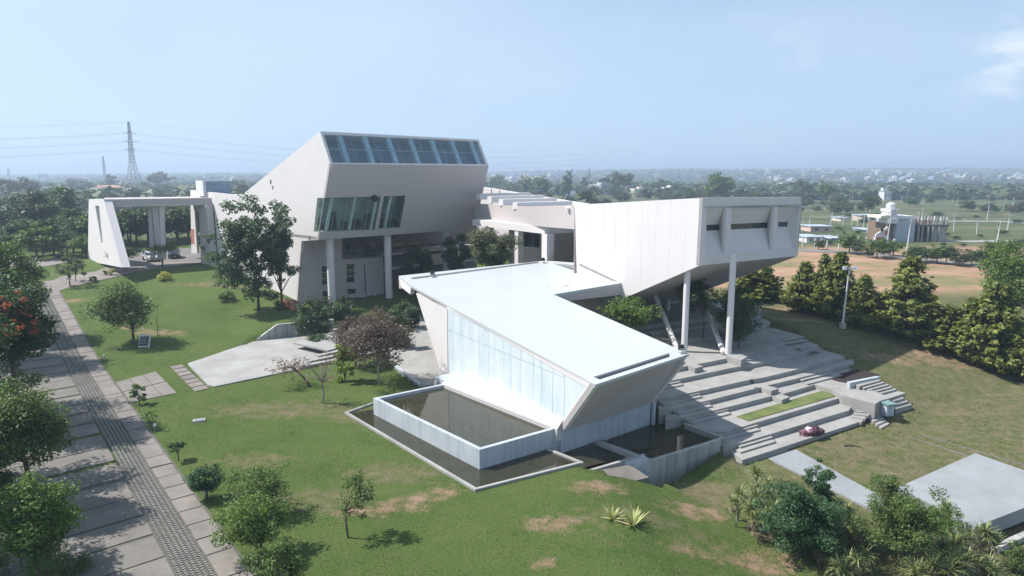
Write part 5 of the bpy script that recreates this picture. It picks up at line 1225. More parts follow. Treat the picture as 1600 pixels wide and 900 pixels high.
for i in range(30):
    x = rg.uniform(1240, 1620); far_tree(x, rg.uniform(338, 395), rg.uniform(6, 12), rg.choice([0, 2, 5]), 'low green bush dotted on the far meadow', 'bush', group='bushes on the meadow', name='meadow_bush', wide=2.0, parts=False)
# hedge of bushes along the track
hd = [(1325, 396, 36, 1), (1372, 404, 34, 1), (1395, 400, 28, 1), (1383, 402, 22, 0), (1430, 411, 30, 2), (1447, 409, 26, 1), (1462, 412, 32, 1), (1482, 414, 34, 2), (1500, 416, 24, 5), (1420, 405, 16, 5), (1518, 414, 26, 5), (1540, 420, 34, 2), (1340, 398, 24, 5), (1357, 402, 18, 5), (1280, 390, 18, 5), (1555, 408, 36, 1)]
for i, (x, y, h_, k) in enumerate(sorted(hd)):
    far_tree(x, y, h_, k, '%s bushy tree from the left in the ragged hedge along the pale track' % ORD[i], group='hedge trees along the track', wide=1.3, name='hedge_tree')
for x, y, h_ in ((889, 300, 34), (913, 306, 30), (1010, 304, 20)):
    p = G(x, y); m_ = size_at(p, 1); h2 = h_ * m_
    t = thing('palm_tree', 'dark palm-like tree among the trees beyond the gallery roof', 'palm', p, 'palms beyond the gallery')
    a, b_, c_ = blades(np.random.RandomState(5), 40, h2 * .42, h2 * .09, (-.5, 1.2), 1.1, 4, (0, 0, 0)); me = fastmesh('fronds', a, b_, 'leaf_far', c_)
    inst('fronds', me, t, (0, 0, h2 * .8)); MB().tube([p, p + Z * h2 * .82], .2, .15, 6).build('trunk', 'bark', t)

# far woodland, read as one mass
rs = np.random.RandomState(55); nT = 15000
yy = 330 * (10.5 ** rs.uniform(0, 1, nT)); xx = (rs.uniform(-1, 1, nT)) * (yy * .80 + 40)
from_n = np.sin(xx * .013 + 1.3) * np.sin(yy * .009 + .5) + .6 * np.sin(xx * .031 + yy * .021)
keep = (from_n > np.where(yy > 700, -1.3, .15)) & ~((yy < 480) & (xx > 60)) 
xx, yy = xx[keep], yy[keep]; zz = hf(xx, yy); nT = len(xx)
hh_ = rs.uniform(5, 11, nT) * (1 + .25 * (yy > 1500)); per = 22
cl = rs.normal(size=(nT, per, 3)); cl /= np.linalg.norm(cl, axis=2)[..., None]; cl[..., 2] = np.abs(cl[..., 2]) * .9
C_ = np.stack([xx, yy, zz], 1)[:, None, :] + cl * (np.stack([hh_ * .72, hh_ * .72, hh_ * .9], 1))[:, None, :] * rs.uniform(.6, 1, (nT, per, 1))
q = cl.reshape(-1, 3); P = C_.reshape(-1, 3); sz_ = np.repeat(hh_ * .62, per)
V_, F_ = leaves(rs, P, sz_, .6, 1.2, out=q)
rn_ = np.clip(np.repeat(rs.uniform(0, .7, nT), per) + rs.uniform(-.1, .3, nT * per), 0, 1)
o = bpy.data.objects.new('woodland', fastmesh('woodland', V_, F_, 'leaf_far', rn_)); COL.objects.link(o); o['kind'] = 'stuff'

# tufts of grass over lawns and slope
rs = np.random.RandomState(8); nG = 170000
gx = rs.uniform(-36, 40, nG); gy = 22 + 46 * rs.uniform(0, 1, nG) ** 1.4
ok = ~(inside(P_POND, gx, gy) | inside(P_POND2, gx, gy) | inside(AMPH, gx, gy) | inside(PLAZA, gx, gy))
rel = (gx - O_.x) * Q_.x + (gy - O_.y) * Q_.y; ok &= rel < -.1
for poly in ([A0, A1, A2, A3], [B0, B1, B2, B3], [U(1402, 762, -1.12), U(1524, 708, -1.12), U(1680, 763, -1.12), U(1524, 823, -1.12)], [U(1196, 714, -1.3), U(1238, 699, -1.3), U(1292, 729, -1.3), U(1384, 779, -1.3), U(1432, 792, -1.3), U(1370, 800, -1.3)],
             [U(935, 735, -.22), U(985, 726, -.25), U(1014, 746, -.55), U(988, 752, -.5), U(960, 757, -.42)], [c0, c1, c2, c3], [aA, aB, aC, aG, aG + D(129) * 9, c3, wp[3]]):
    ok &= ~inside([Vector(p) for p in poly], gx, gy)
pn = np.sin(gx * 1.1 + np.sin(gy * .7) * 2) + np.sin(gy * 1.3 + gx * .4) + rs.normal(size=nG) * .7
ok &= pn > -.2
gx, gy = gx[ok], gy[ok]; gz = hf(gx, gy); n = len(gx)
C_ = np.stack([gx, gy, gz + .02], 1); a_ = rs.uniform(0, 6.28, n); L_b = rs.uniform(.025, .065, n) * np.where(gx > 12, 1.5, 1)
d_ = np.stack([np.cos(a_), np.sin(a_), 0 * a_], 1) * (L_b * .55)[:, None]; tip = C_ + rs.normal(size=(n, 3)) * .03 + np.array([0, 0, 1]) * L_b[:, None]
V_ = np.stack([C_ - d_ * .6, C_ + d_ * .6, tip + d_ * .1], 1).reshape(-1, 3); F_ = np.arange(3 * n).reshape(n, 3)
rr_ = np.clip(rs.uniform(0, .8, n) + .2 * (pn[ok] > 1), 0, 1)
o = bpy.data.objects.new('grass', fastmesh('grass', V_, F_, 'grass_blade', rr_)); COL.objects.link(o); o['kind'] = 'stuff'

# ------------------------------------------------------------------ far town and scattered houses
def house_mesh(seed):
    rg = random.Random(seed); w, d, h_ = rg.uniform(8, 14), rg.uniform(8, 12), rg.choice([4, 7, 7, 10])
    mb = MB(); mb.box((0, 0, h_ / 2), (w, d, h_)); mb.box((w * .2, 0, h_ + 1.3), (w * .4, d * .5, 2.6))
    for s_ in (-1, 1): mb.box((0, s_ * (d / 2 - .15), h_ + .4), (w, .3, .9)); mb.box((s_ * (w / 2 - .15), 0, h_ + .4), (.3, d - .7, .9))
    wn_ = MB()
    for fl in range(int(h_ // 3.3)):
        for k in range(3): wn_.box((-w / 2 + w * (k + .5) / 3, -d / 2 - .02, 1.9 + 3.2 * fl), (w * .17, .2, 1.5)); 
        for k in range(2): wn_.box((-w / 2 - .02, -d / 2 + d * (k + .5) / 2, 1.9 + 3.2 * fl), (.2, d * .2, 1.5))
    a = mb.build('walls', ['town_white', 'town_white', 'town_cream', 'town_white', 'town_pink', 'tin_roof'][seed % 6]); b_ = wn_.build('windows', 'dark_glass')
    r = (a.data, b_.data); off = (tuple(a.location), tuple(b_.location)); bpy.data.objects.remove(a); bpy.data.objects.remove(b_); return r, off, h_
HM = [house_mesh(i) for i in range(12)]
def house(px, py, label, group, kind=None, sc=1.0, loc=None, name='house'):
    p = loc or G(px, py); (ma, mw), (oa, ow_), h_ = HM[rg.randrange(12) if kind is None else kind]
    t = thing(name, label, 'house', p, group, rg.uniform(-.9, .9)); t.scale = (sc,) * 3
    a = bpy.data.objects.new('walls', ma); COL.objects.link(a); a.parent = t; a.location = (oa[0], oa[1], oa[2] - .5)
    b_ = bpy.data.objects.new('windows', mw); COL.objects.link(b_); b_.parent = t; b_.location = (ow_[0], ow_[1], ow_[2] - .5)
    return t
for i in range(150):          # hillside town at right
    Y = rg.uniform(1250, 2500); px = rg.triangular(1150, 1640, 1260) if rg.random() < .6 else rg.uniform(1150, 1620)
    X = (px - 800) / F_PX * Y; z = h1(X, Y)
    house(0, 0, 'small pale house in the hazy town on the far right hillside', 'houses of the hillside town', loc=Vector((X, Y, z)), sc=rg.uniform(.8, 1.35))
for i in range(34):
    Y = rg.uniform(1100, 2100); px = rg.uniform(765, 870); X = (px - 800) / F_PX * Y
    house(0, 0, 'white block in the far town on the skyline beside the tower', 'houses beyond the tower', loc=Vector((X, Y, h1(X, Y))), sc=rg.uniform(.9, 1.6))
for i in range(34):
    Y = rg.uniform(900, 2300); px = rg.uniform(20, 420); X = (px - 800) / F_PX * Y
    house(0, 0, 'hazy pale house among trees on the far left plain', 'houses on the far left plain', loc=Vector((X, Y, h1(X, Y))), sc=rg.uniform(.9, 1.5))
for i in range(16):
    Y = rg.uniform(500, 1000); px = rg.uniform(880, 1240); X = (px - 800) / F_PX * Y
    house(0, 0, 'small house between trees on the plain behind the gallery', 'houses behind the gallery', loc=Vector((X, Y, h1(X, Y))), sc=.9)
def gable_house(px, py, w, d, h_, rot, wall, label, tiles='terracotta'):
    p = G(px, py); t = thing('tiled_house', label, 'house', p)
    MB().box(p + Z * h_ / 2, (w, d, h_), rot).build('wall', wall, t)
    u, v = D(rot), D(rot + 90); e = .5
    a = [p + u * (sx * (w / 2 + e)) + v * (sy * (d / 2 + e)) + Z * h_ for sx, sy in ((-1, -1), (1, -1), (1, 1), (-1, 1))]; r0, r1 = p - u * (w / 2 + e) + Z * (h_ + d * .28), p + u * (w / 2 + e) + Z * (h_ + d * .28)
    MB().plate([a[0], a[1], r1, r0], Z * .2).build('roof', tiles, t); MB().plate([a[3], a[2], r1, r0], Z * .2).build('roof', tiles, t)
    for k in range(4):
        q = p + u * (-w / 2 + w * (k + .5) / 4) - v * (d / 2 + .02) + Z * (h_ * .55); MB().box(q, (w * .1, .1, h_ * .35), rot).build('window', 'dark_glass', t)
gable_house(172, 312, 13, 9, 7.5, 20, 'town_pink', 'pink house with a terracotta roof left of the pylon foot')
gable_house(124, 303, 16, 8, 4, 5, 'town_pink', 'long low terracotta roofed house left of the pink one')
gable_house(262, 302, 14, 8, 4, -10, 'town_cream', 'low terracotta roofed house right of the pylon foot')
gable_house(235, 306, 9, 7, 3.5, 15, 'town_pink', 'small terracotta roofed house at the pylon foot')
# grey block on the left skyline
# white house under construction group at right
p = G(1402, 378); cs = thing('grey_house', 'new white house with a tall stair tower, open brick stair and blank blue-grey side wall', 'house', p)
mM = size_at(p, 1); W_ = lambda x, y, dy=0: Vector(((x - 1402) * mM, dy, (378 - y) * mM)) + p
def wbox(x0, y0, x1, y1, dy0, dep, mat, nm, t=cs):
    a, b_ = W_(x0, y1, dy0), W_(x1, y0, dy0)
    return MB().plate([a, Vector((b_.x, b_.y, a.z)), Vector((b_.x, b_.y + dep, a.z)), Vector((a.x, a.y + dep, a.z))], Z * (b_.z - a.z)).build(nm, mat, t)
wbox(1399, 344, 1428, 383, 0, 9, 'house_grey', 'side_wall'); wbox(1387, 349, 1398.8, 381, 1.2, 8, 'interior_brown', 'porch'); wbox(1384, 342, 1400, 349, -.3, 4, 'town_white', 'balcony')
wbox(1390, 330, 1400, 342, .5, 4, 'town_white', 'stair_tower'); wbox(1388.5, 327, 1402, 331, .2, 4.4, 'town_white', 'tower_cap'); wbox(1373, 337, 1388, 341, 0, 6, 'town_cream', 'roof_slab'); wbox(1400, 337.5, 1428, 343, .3, 8, 'town_white', 'parapet')
MB().plate([W_(1364, 381, -.5), W_(1366, 366, -.5), W_(1384, 354, -.5), W_(1384, 381, -.5)], Vector((0, .4, 0))).build('stair_wall', 'town_white', cs)
wbox(1366, 370, 1378, 377, -.8, .2, 'red_brick', 'brick_infill'); wbox(1372, 356, 1376, 361, -.8, .2, 'dark_glass', 'window'); wbox(1379, 360, 1383, 366, -.8, .2, 'red_brick', 'brick_infill')
MB().lathe(W_(1395, 327, 2), [(.9, 0), (1, .3), (1, 1.1), (.3, 1.5)], 12).build('water_tank', 'town_white', cs)
p2 = G(1462, 382); c2_ = thing('unfinished_building', 'unfinished concrete frame building with bare columns and a curved ramp wall', 'building', p2)
for nm, a_ in (('wall', (1460, 353, 1482, 380, 1, 8, 'old_concrete')), ('deck', (1434, 351, 1484, 354.5, .5, 9, 'slab_concrete')), ('brick_wall', (1434, 344, 1462, 351, 2, .4, 'red_brick')), ('wall', (1438, 356, 1462, 381, 6, .3, 'slab_concrete'))):
    wbox(a_[0], a_[1], a_[2], a_[3], a_[4], a_[5], a_[6], nm, c2_)
for x in (1435, 1441, 1450, 1457, 1467): wbox(x, 354.6, x + 1.6, 382, .2, .5, 'plaza_concrete', 'column', c2_)
for x in range(1436, 1484, 5):
    wbox(x, 338 + (x % 3), x + 1.2, 350.8, .8, .4, 'town_white' if x % 2 else 'plaza_concrete', 'column', c2_); wbox(x + 1.5, 340, x + 2.7, 350.8, 7, .4, 'plaza_concrete', 'column', c2_)
for x, y, w_, h_, m_, lab in ((1382, 313, 11, 14, 'town_white', 'small white cube house with a roof tower on the meadow edge'), (1350, 345, 24, 9, 'tan_wall', 'low unfinished tan building left of the white construction house'),
                              (1275, 361, 32, 8, 'town_pink', 'long low salmon building behind the fence right of the gallery'), (1262, 377, 22, 8, 'town_white', 'low white shed right behind the gallery end'), (1297, 374, 18, 3, 'blue_paint', 'thin blue-grey roofed shed beside the white one'),
                              (1160, 307, 10, 13, 'town_white', 'white block standing behind the gallery parapet'), (1592, 326, 26, 5, 'red_brick', 'long red roofed shed at the right picture edge'), (1350, 361, 14, 3, 'teal', 'patch of teal tarpaulin fence by the construction site'),
                              (68, 286, 12, 14, 'tin_roof', 'grey block with a flat roof on the far left skyline'), (1312, 345, 12, 5, 'town_cream', 'small cream hut under the power lines'), (1355, 343, 10, 7, 'blue_paint', 'blue shed with a pale roof under the wires')):
    pp = G(x, y); k = size_at(pp, 1); t = thing('shed' if h_ < 10 else 'block_house', lab, 'building', pp)
    MB().box(pp + Z * (h_ * k / 2), (w_ * k, 7, h_ * k), rg.uniform(-8, 8)).build('wall', m_, t); MB().box(pp + Z * (h_ * k + .1), (w_ * k + .6, 7.6, .25), 0).build('roof', 'tin_roof', t)
    if h_ > 6:
        for j in (-.25, .25): MB().box(pp + Vector((w_ * k * j, -3.55, h_ * k * .55)), (w_ * k * .14, .2, h_ * k * .3)).build('window', 'dark_glass', t)
    if 'tower' in lab: MB().box(pp + Z * (h_ * k + 1.2) + Vector((-w_ * k * .3, 0, 0)), (w_ * k * .35, 3, 2.4)).build('roof_tower', 'town_white', t)
# pale farm track
strip('farm_track', [((1180, 384), (1190, 389)), ((1255, 388), (1262, 393)), ((1330, 392), (1335, 397)), ((1400, 398), (1405, 404)), ((1470, 406), (1475, 412)), ((1530, 412), (1536, 419))], 'kerb_concrete', .06, 5)
strip('footpath', [((1450, 374), (1450, 376)), ((1500, 376), (1502, 378)), ((1600, 375), (1600, 378))], 'plaza_concrete', .08, 3)
strip('footpath', [((1480, 345), (1480, 346.2)), ((1560, 345), (1560, 346.4)), ((1640, 350), (1640, 351.5))], 'plaza_concrete', .1, 3)

# utility poles, fence posts, wires
polepx = [((1254, 362), 25, 0), ((1263, 358), 22, 8), ((1300, 345), 14, 0), ((1317, 352), 22, 0), ((1331, 352), 18, 1), ((1340, 354), 14, 0), ((1349, 356), 20, 2), ((1355, 363), 34, 3), ((1381, 378), 44, 5), ((1386, 379), 48, 4),
          ((1417, 391), 48, 3), ((1436, 368), 42, 4), ((1423, 369), 37, 16), ((1490, 362), 28, -1), ((1526, 366), 26, -2), ((1542, 345), 30, 3), ((1556, 388), 42, 4), ((1574, 360), 25, 3), ((1496, 322), 14, 0), ((1408, 316), 10, 0),
          ((1442, 318), 12, 1), ((1488, 316), 10, 0), ((1328, 315), 12, 0), ((1332, 313), 12, 1), ((1583, 320), 12, 0), ((906, 316), 16, 0), ((928, 316), 18, 0), ((946, 314), 14, 0), ((970, 312), 10, 0), ((1297, 360), 26, 2)]
poles = []
for i, ((x, y), hpx, lean) in enumerate(polepx):
    p = G(x, y); k = size_at(p, 1); h_ = hpx * k; top = p + Vector((math.tan(R(lean)) * h_, 0, h_))
    place = 'behind the gallery roof' if x < 1000 else ('near the gallery end' if x < 1345 else ('by the construction houses' if x < 1480 else 'on the meadow at the far right'))
    t = thing('utility_pole', 'slim pale concrete utility pole ' + place, 'utility pole', p, 'utility poles ' + place)
    MB().bar(p, top, .25, n=6, w2=.15).build('post', 'town_white', t)
    if hpx > 20: MB().bar(top + Vector((-.9, 0, -.4)), top + Vector((.9, 0, -.4)), .1).build('crossarm', 'galvanised', t)
    poles.append((t, top, x, y))
def wire(a, b, sag, group, lab, r=.02, n=10):
    mb = MB(); pts = [Vector(a).lerp(Vector(b), k / n) - Z * (sag * 4 * (k / n) * (1 - k / n)) for k in range(n + 1)]
    for p_, q_ in zip(pts, pts[1:]): mb.bar(p_, q_, r * 2, n=3)
    tag(mb.build('power_line', 'galvanised'), lab, 'power line', group)
pp_ = [poles[i][1] for i in (0, 1, 7, 9, 11, 13, 14, 17)]
for a, b_ in zip(pp_, pp_[1:]):
    for d_ in (-.7, 0, .7): wire(a + Vector((d_, 0, -.3)), b_ + Vector((d_, 0, -.3)), 1.0, 'wires over the meadow', 'thin power line sagging between poles over the meadow')
for i, (x, y) in enumerate([(1254, 385), (1273, 387), (1292, 391), (1311, 390), (1334, 391), (1240, 384)]):
    p = G(x, y); mb = MB().bar(p, p + Z * (size_at(p, 1) * 15), .22); tag(mb.build('fence_post', 'town_white'), 'white concrete fence post along the pale track beside the red field', 'fence post', 'fence posts along the track')
for i in range(13):
    x = 1250 + i * 11.5; p = G(x, 373 + i * .4); mb = MB().bar(p, p + Z * (size_at(p, 1) * 8), .2); tag(mb.build('fence_post', 'town_white'), 'small white fence post in the distant compound fence under the wires', 'fence post', 'fence posts of the compound')
def pylon(px, Y, top_py, base_w, lab, r_=.14, arms=((.97, .0), (.86, 3.4), (.76, 4.2), (.66, 3.4)), tilt=0):
    X = (px - 800) / F_PX * Y; z0 = h1(X, Y); zt = PLz = CAM_H + Y * math.tan(PITCH * -1 + math.atan((450 - top_py) / F_PX)); H_ = zt - z0
    t = thing('pylon', lab, 'pylon', (X, Y, z0)); base = Vector((X, Y, z0)); mb = MB(); n = 12
    hw = lambda f: base_w / 2 * (1 - f * 1.55 if f < .5 else .225 * (1 - (f - .5) * 1.3) )
    lv_ = [1 - (1 - k / n) ** 1.35 for k in range(n + 1)]; 
    P_ = [[base + Vector((sx * hw(f), sy * hw(f), f * H_)) for sx, sy in ((-1, -1), (1, -1), (1, 1), (-1, 1))] for f in lv_]
    for a, b_ in zip(P_, P_[1:]):
        for k in range(4):
            mb.bar(a[k], b_[k], r_ * 2, n=3); mb.bar(a[k], b_[(k + 1) % 4], r_ * 1.3, n=3); mb.bar(a[(k + 1) % 4], b_[k], r_ * 1.3, n=3); mb.bar(a[k], a[(k + 1) % 4], r_, n=3)
    mb.build('lattice', 'galvanised', t); ends = []
    for f, L in arms:
        if L: 
            m2 = MB(); c_ = base + Z * (f * H_)
            for s_ in (-1, 1): 
                e = c_ + D(35) * (L * s_); m2.bar(c_ + Z * .8, e, r_ * 1.4, n=3); m2.bar(c_ - Z * .5, e, r_ * 1.4, n=3); ends.append(e)
            m2.build('crossarm', 'galvanised', t)
    ends.append(base + Z * H_); return ends
e1 = pylon(216, 430, 190, 11, 'tall steel lattice power pylon on the left skyline', .16)
e2 = pylon(172, 900, 244, 10, 'second smaller lattice pylon, hazy, left of the tall one', .2)
e3 = pylon(919, 520, 262, 6, 'narrow lattice mast behind the gallery parapet', .12)
e4 = pylon(24, 1300, 262, 12, 'faint distant pylon at the far left of the skyline', .24)
for k, e in enumerate(e1):
    wire(e, Vector((-620, 260 + k * 3, e.z - 2)), 9, 'high-voltage lines of the tall pylon', 'faint high-voltage line hanging from the tall pylon', .045, 16)
    wire(e, Vector((140, 760 + k * 3, e.z + 3)), 12, 'high-voltage lines of the tall pylon', 'faint high-voltage line hanging from the tall pylon', .045, 16)

# ------------------------------------------------------------------ small things in the garden
def car(label, px, py, rot, paint, suv=False, group=None):
    p = G(px, py, .07); t = thing('parked_car', label, 'car', p, group); u, v = D(rot), D(rot + 90)
    L, Wd = (4.3, 1.78)
    low = [(-2.12, .32), (-2.15, .62), (-2.08, .92), (-1.55, 1.0), (.85, .98), (1.65, .86), (2.08, .66), (2.14, .45), (2.08, .28)] if not suv else [(-2.12, .40), (-2.15, .75), (-2.08, 1.05), (-1.55, 1.12), (.85, 1.10), (1.75, 1.02), (2.1, .82), (2.16, .5), (2.08, .34)]
    hr = 1.62 if suv else 1.47; top = [(-1.95, low[2][1]), (-1.62, hr - .12), (-1.2, hr), (.05, hr), (.45, hr - .12), (1.18, low[5][1] + .08)]
    mb = MB(); W2_ = Wd / 2
    def sec(prof, w0, w1, ztop, zlow):
        rows = []
        for x, z in prof:
            f = max(0, min(1, (z - zlow) / max(.01, ztop - zlow))); w_ = w0 + (w1 - w0) * f; tf = 1 - .12 * max(0, abs(x) - 1.6) / .5
            rows.append((p + u * x - v * w_ * tf + Z * z, p + u * x + v * w_ * tf + Z * z))
        return rows
    R_ = sec(low, W2_, W2_ * .94, 1.1, .3)
    for a, b_ in zip(R_, R_[1:]): mb.quad(a[0], a[1], b_[1], b_[0])
    for k in (0, 1): mb.poly([r[k] for r in R_])
    mb.quad(R_[0][0], R_[0][1], R_[-1][1], R_[-1][0])
    R2_ = sec(top, W2_ * .93, W2_ * .72, hr, low[2][1])
    for a, b_ in list(zip(R2_, R2_[1:]))[1:4]: mb.quad(a[0], a[1], b_[1], b_[0])
    mb.build('body', paint, t)
    g = MB(); g.quad(R2_[0][0], R2_[0][1], R2_[1][1], R2_[1][0]); g.quad(R2_[4][0], R2_[4][1], R2_[5][1], R2_[5][0]); g.build('windscreen', 'dark_glass', t)
    for k in (0, 1): MB().poly([r[k] for r in R2_]).build('side_window', 'dark_glass', t)
    for s_ in (-1, 1):
        MB().bar(p + u * -.25 + v * s_ * W2_ * .935 + Z * low[3][1], p + u * -.35 + v * s_ * W2_ * .73 + Z * (hr - .02), .08).build('door_pillar', paint, t)
        for x in (-1.3, 1.35):
            c_ = p + u * x + v * s_ * (W2_ - .12) + Z * .32; w_ = MB().bar(c_ - v * .12, c_ + v * .12, .66, n=18).build('wheel', 'tyre', t)
            MB().bar(c_ + v * s_ * .1, c_ + v * s_ * .135, .4, n=12).build('rim', 'rim', w_) if False else MB().bar(c_ + v * s_ * .1, c_ + v * s_ * .135, .4, n=12).build('rim', 'rim', t)
        MB().box(p + u * 2.02 + v * s_ * .62 + Z * (low[6][1] - .02), (.16, .42, .16), rot).build('headlight', 'lamp_glass', t)
        MB().box(p + u * .75 + v * s_ * (W2_ + .08) + Z * (low[3][1] + .05), (.18, .2, .14), rot).build('wing_mirror', paint, t)
    MB().box(p + u * 2.13 + Z * .5, (.06, 1.1, .16), rot).build('grille', 'dark_metal', t)
    MB().box(p + u * 2.17 + Z * .40, (.03, .48, .11), rot).build('number_plate', 'white_frame', t)
    return t
car('silver-white hatchback parked under the portico, nearest the slotted wall', 236, 407, -48, 'car_white')
car('black suv parked under the portico, right of the white hatchback', 272, 402.5, -62, 'car_black', True)
# floodlight mast
p = G(1316, 513); t = thing('lamp_mast', 'slim white floodlight mast with two lamp heads in front of the conifers', 'lamp post', p); h_ = size_at(p, 97)
MB().bar(p, p + Z * h_ + Vector((.25, 0, 0)), .24, n=10, w2=.12).build('post', 'town_white', t, smooth=True); MB().box(p + Z * .3, (.5, .5, .6)).build('base_box', 'plaza_concrete', t)
tp = p + Z * h_ + Vector((.25, 0, 0)); MB().bar(tp - Vector((.5, 0, .1)), tp + Vector((.6, 0, -.1)), .07).build('crossarm', 'galvanised', t)
for s_ in (-.45, .6): MB().plate([tp + Vector((s_ - .18, -.1, -.25)), tp + Vector((s_ + .18, -.1, -.25)), tp + Vector((s_ + .18, .1, .08)), tp + Vector((s_ - .18, .1, .08))], Vector((0, .16, -.03))).build('lamp_head', 'tin_roof', t)
# dark panel board beside the round tree
p = G(224, 545); t = thing('panel_board', 'small dark upright board in a pale frame beneath the round tree', 'sign board', p); k = size_at(p, 1)
MB().plate([p + Vector((-8 * k, 0, .15)), p + Vector((9 * k, 0, .15)), p + Vector((8.5 * k, .5, 20 * k)), p + Vector((-8.5 * k, .5, 20 * k))], Vector((0, .12, 0))).build('frame', 'white_frame', t)
MB().plate([p + Vector((-7 * k, -.03, .3)), p + Vector((7 * k, -.03, .3)), p + Vector((6.8 * k, .44, 18.6 * k)), p + Vector((-6.8 * k, .44, 18.6 * k))], Vector((0, .05, 0))).build('panel', 'dark_metal', t)
for i in range(5):
    z = .5 + i * (17 * k) / 5; MB().box(p + Vector((0, -.06 + z * .2, z)), (11 * k, .02, .05)).build('text_line', 'house_grey', t)
for s_ in (-1, 1): MB().bar(p + Vector((s_ * 7.5 * k, .1, -.1)), p + Vector((s_ * 7.5 * k, .15, .3)), .08).build('leg', 'galvanised', t)
p = G(247, 528); t = thing('garden_stake', 'thin dark stake standing in the bare patch of the upper lawn', 'stake', p); MB().bar(p, p + Z * size_at(p, 33), .07, n=6).build('stake', 'bark', t)
p = G(215, 455); 
for i, (x, y, lab) in enumerate(((163, 562, 'small white garden light at the kerb of the upper lawn'), (242, 673, 'white marker block at the foot of the thin sapling'), (321, 778, 'white marker block at the foot of the small round tree'))):
    p = G(x, y); t = thing('garden_light', lab, 'garden light', p); MB().bar(p, p + Z * .28, .1, n=8).build('post', 'galvanised', t); MB().lathe(p + Z * .28, [(.08, 0), (.12, .06), (.10, .2), (.02, .24)], 10).build('head', 'lamp_glass', t)
p = G(311, 658); t = thing('drain_cover', 'small pale concrete cover lying in the lawn', 'drain cover', p)
MB().box(p + Z * .05, (.80, .55, .1), 25).build('slab', 'plaza_concrete', t); MB().box(p + Z * .11, (.60, .35, .03), 25).build('lid', 'stage_concrete', t)
# bundle of plum cloth and flowers on the terrace
p = U(1268, 678, ZT[1]); t = thing('cloth_bundle', 'crumpled plum and white patterned cloth heap lying on the lowest terrace', 'cloth', p)
def heap(r, seed, n=260, sx=1.0, sy=.5, sz=.28):
    rs = np.random.RandomState(seed); me = bpy.data.meshes.new('cloth'); bm = bmesh.new(); bmesh.ops.create_icosphere(bm, subdivisions=4, radius=1)
    from mathutils import noise as mn
    for v in bm.verts:
        c_ = v.co.copy(); f = 1 + .35 * mn.noise(c_ * 2.1 + Vector((seed, 0, 0))) + .22 * mn.noise(c_ * 5.5 + Vector((0, seed, 0))); v.co = Vector((c_.x * f * sx, c_.y * f * sy, max(c_.z * f * sz, 0) + .08 * mn.noise(c_ * 9)))
    for f in bm.faces: f.smooth = True
    bm.to_mesh(me); bm.free(); return me
me = heap(1, 3, sx=1.0, sy=.45, sz=.5); 
m, nt, b, o = newmat('patterned_cloth'); n1 = noise(nt, pos(nt), 5, 3, .6); n2 = noise(nt, pos(nt), 1.6, 2)
c = ramp(nt, n1, [(.40, (.035, .006, .014)), (.52, (.085, .014, .03)), (.58, (.28, .19, .23)), (.62, (.05, .008, .018))]); nt.links.new(c, b.inputs['Base Color']); b.inputs['Roughness'].default_value = .8
me.materials.append(m); inst('cloth', me, t, (0, 0, 0), R(20)); me2 = heap(1, 9, sx=.28, sy=.18, sz=.26); me2.materials.append(MATS['cloth_white']); inst('white_fold', me2, t, (-.25, -.1, .28), 0)
p = G(1331, 698); t = thing('dead_branch', 'small blackened branch lying on the dry lawn before the terraces', 'branch', p)
MB().tube([p + Vector((-.55, 0, .05)), p + Vector((-.2, .05, .12)), p + Vector((.15, 0, .08)), p + Vector((.6, -.12, .03))], .07, .02, 5).build('stick', 'bark', t); MB().tube([p + Vector((-.1, 0, .1)), p + Vector((.1, .25, .2))], .04, .015, 5).build('twig', 'bark', t)
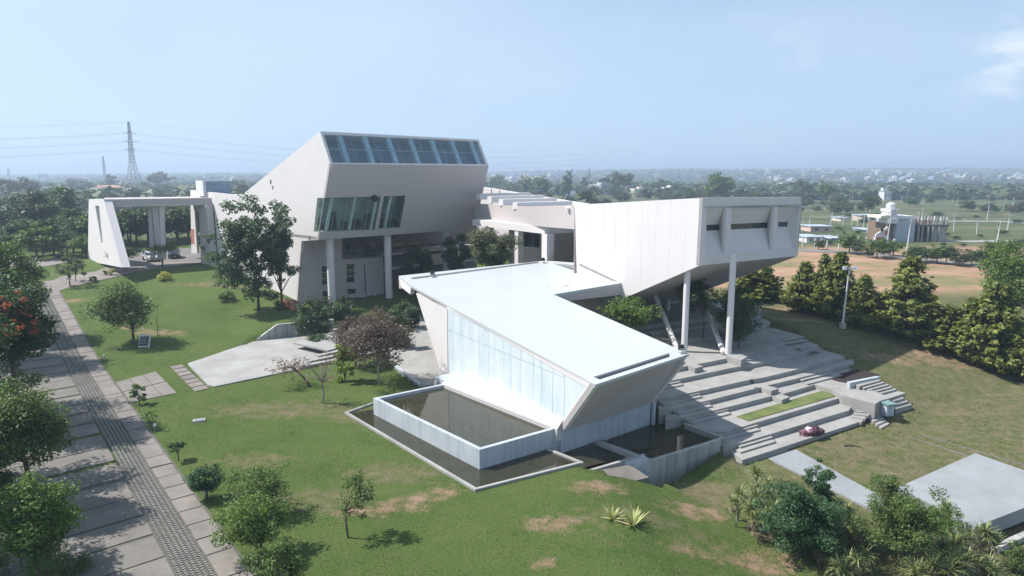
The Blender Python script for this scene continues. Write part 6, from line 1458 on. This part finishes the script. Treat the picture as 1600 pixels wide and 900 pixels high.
# kiosk-like bin with teal lid
p = U(1385, 648, -.95); t = thing('utility_cabinet', 'blue-grey cabinet with a teal lid at the corner of the stair landing', 'cabinet', p); k = size_at(p, 1)
MB().box(p + Z * (9 * k), (14 * k, .7, 18 * k), 15).build('body', 'house_grey', t)
for i in (-1, 0, 1): MB().box(p + Z * (9 * k) + D(15) * (i * 4.4 * k) + D(-75) * .36, (3.8 * k, .03, 16 * k), 15).build('door_panel', 'tin_roof', t)
MB().plate([p + Z * (18.3 * k) + D(15) * (s1_ * 9 * k) + D(105) * (s2_ * .55) for s1_, s2_ in ((-1, -1), (1, -1), (1, 1), (-1, 1))], Z * .1).build('lid', 'teal', t)
p = G(1452, 543); t = thing('striped_post', 'leaning pole, blue above and white below, between the two conifer groups', 'pole', p)
q = p + Vector((-.25, -.1, size_at(p, 36))); mid = p.lerp(q, .3); MB().bar(p, mid, .2, n=8).build('white_section', 'town_white', t); MB().bar(mid, q, .2, n=8).build('blue_section', 'blue_paint', t)
for i, (x, y) in enumerate(((1324, 573), (1064, 553))): pass
for i, (x, y, z, lab) in enumerate(((1175, 599, ZT[6], 'small dark spotlight on the terrace corner by the lit steps'), (1036, 622, ZT[5], 'black floor spotlight on the shaded terrace beside the auditorium prow'))):
    p = U(x, y, z); t = thing('spotlight', lab, 'spotlight', p); MB().box(p + Z * .05, (.25, .2, .1), 30).build('base', 'dark_metal', t); MB().bar(p + Z * .12, p + Z * .3 + D(200) * .12, .22, n=10).build('head', 'dark_metal', t)
# dry sticks and small plants on the lawn beside the pond
for i, (x, y) in enumerate(((100, 855), (487, 720), (560, 720), (395, 560))): pass
tag(MB().bar(G(25, 895) + Z * .2, G(6, 790) + Z * .2, .35, .4).build('drain_edge', 'kerb_concrete'), 'pale edge of a covered drain behind the bright tree at the bottom left', 'drain')

# ------------------------------------------------------------------ haze (after the structure)
hz_m = bpy.data.materials.new('haze'); hz_m.use_nodes = True; ht = hz_m.node_tree; ht.nodes.clear()
ho2 = ht.nodes.new('ShaderNodeOutputMaterial'); pvn = ht.nodes.new('ShaderNodeVolumePrincipled'); pvn.inputs['Color'].default_value = (.66, .81, 1, 1)
pvn.inputs['Density'].default_value = .00056; pvn.inputs['Anisotropy'].default_value = .2; ht.links.new(pvn.outputs[0], ho2.inputs['Volume'])
zmin, zmax = float(GZ.min()) - 1.5, max(float(GZ.max()) + 14, 75)
mb = MB(); mb.box((0, 4470, (zmin + zmax) / 2), (13400, 9400, zmax - zmin)); hzo = mb.build('haze', 'dark_metal'); hzo.data.materials[0] = hz_m; hzo['kind'] = 'stuff'
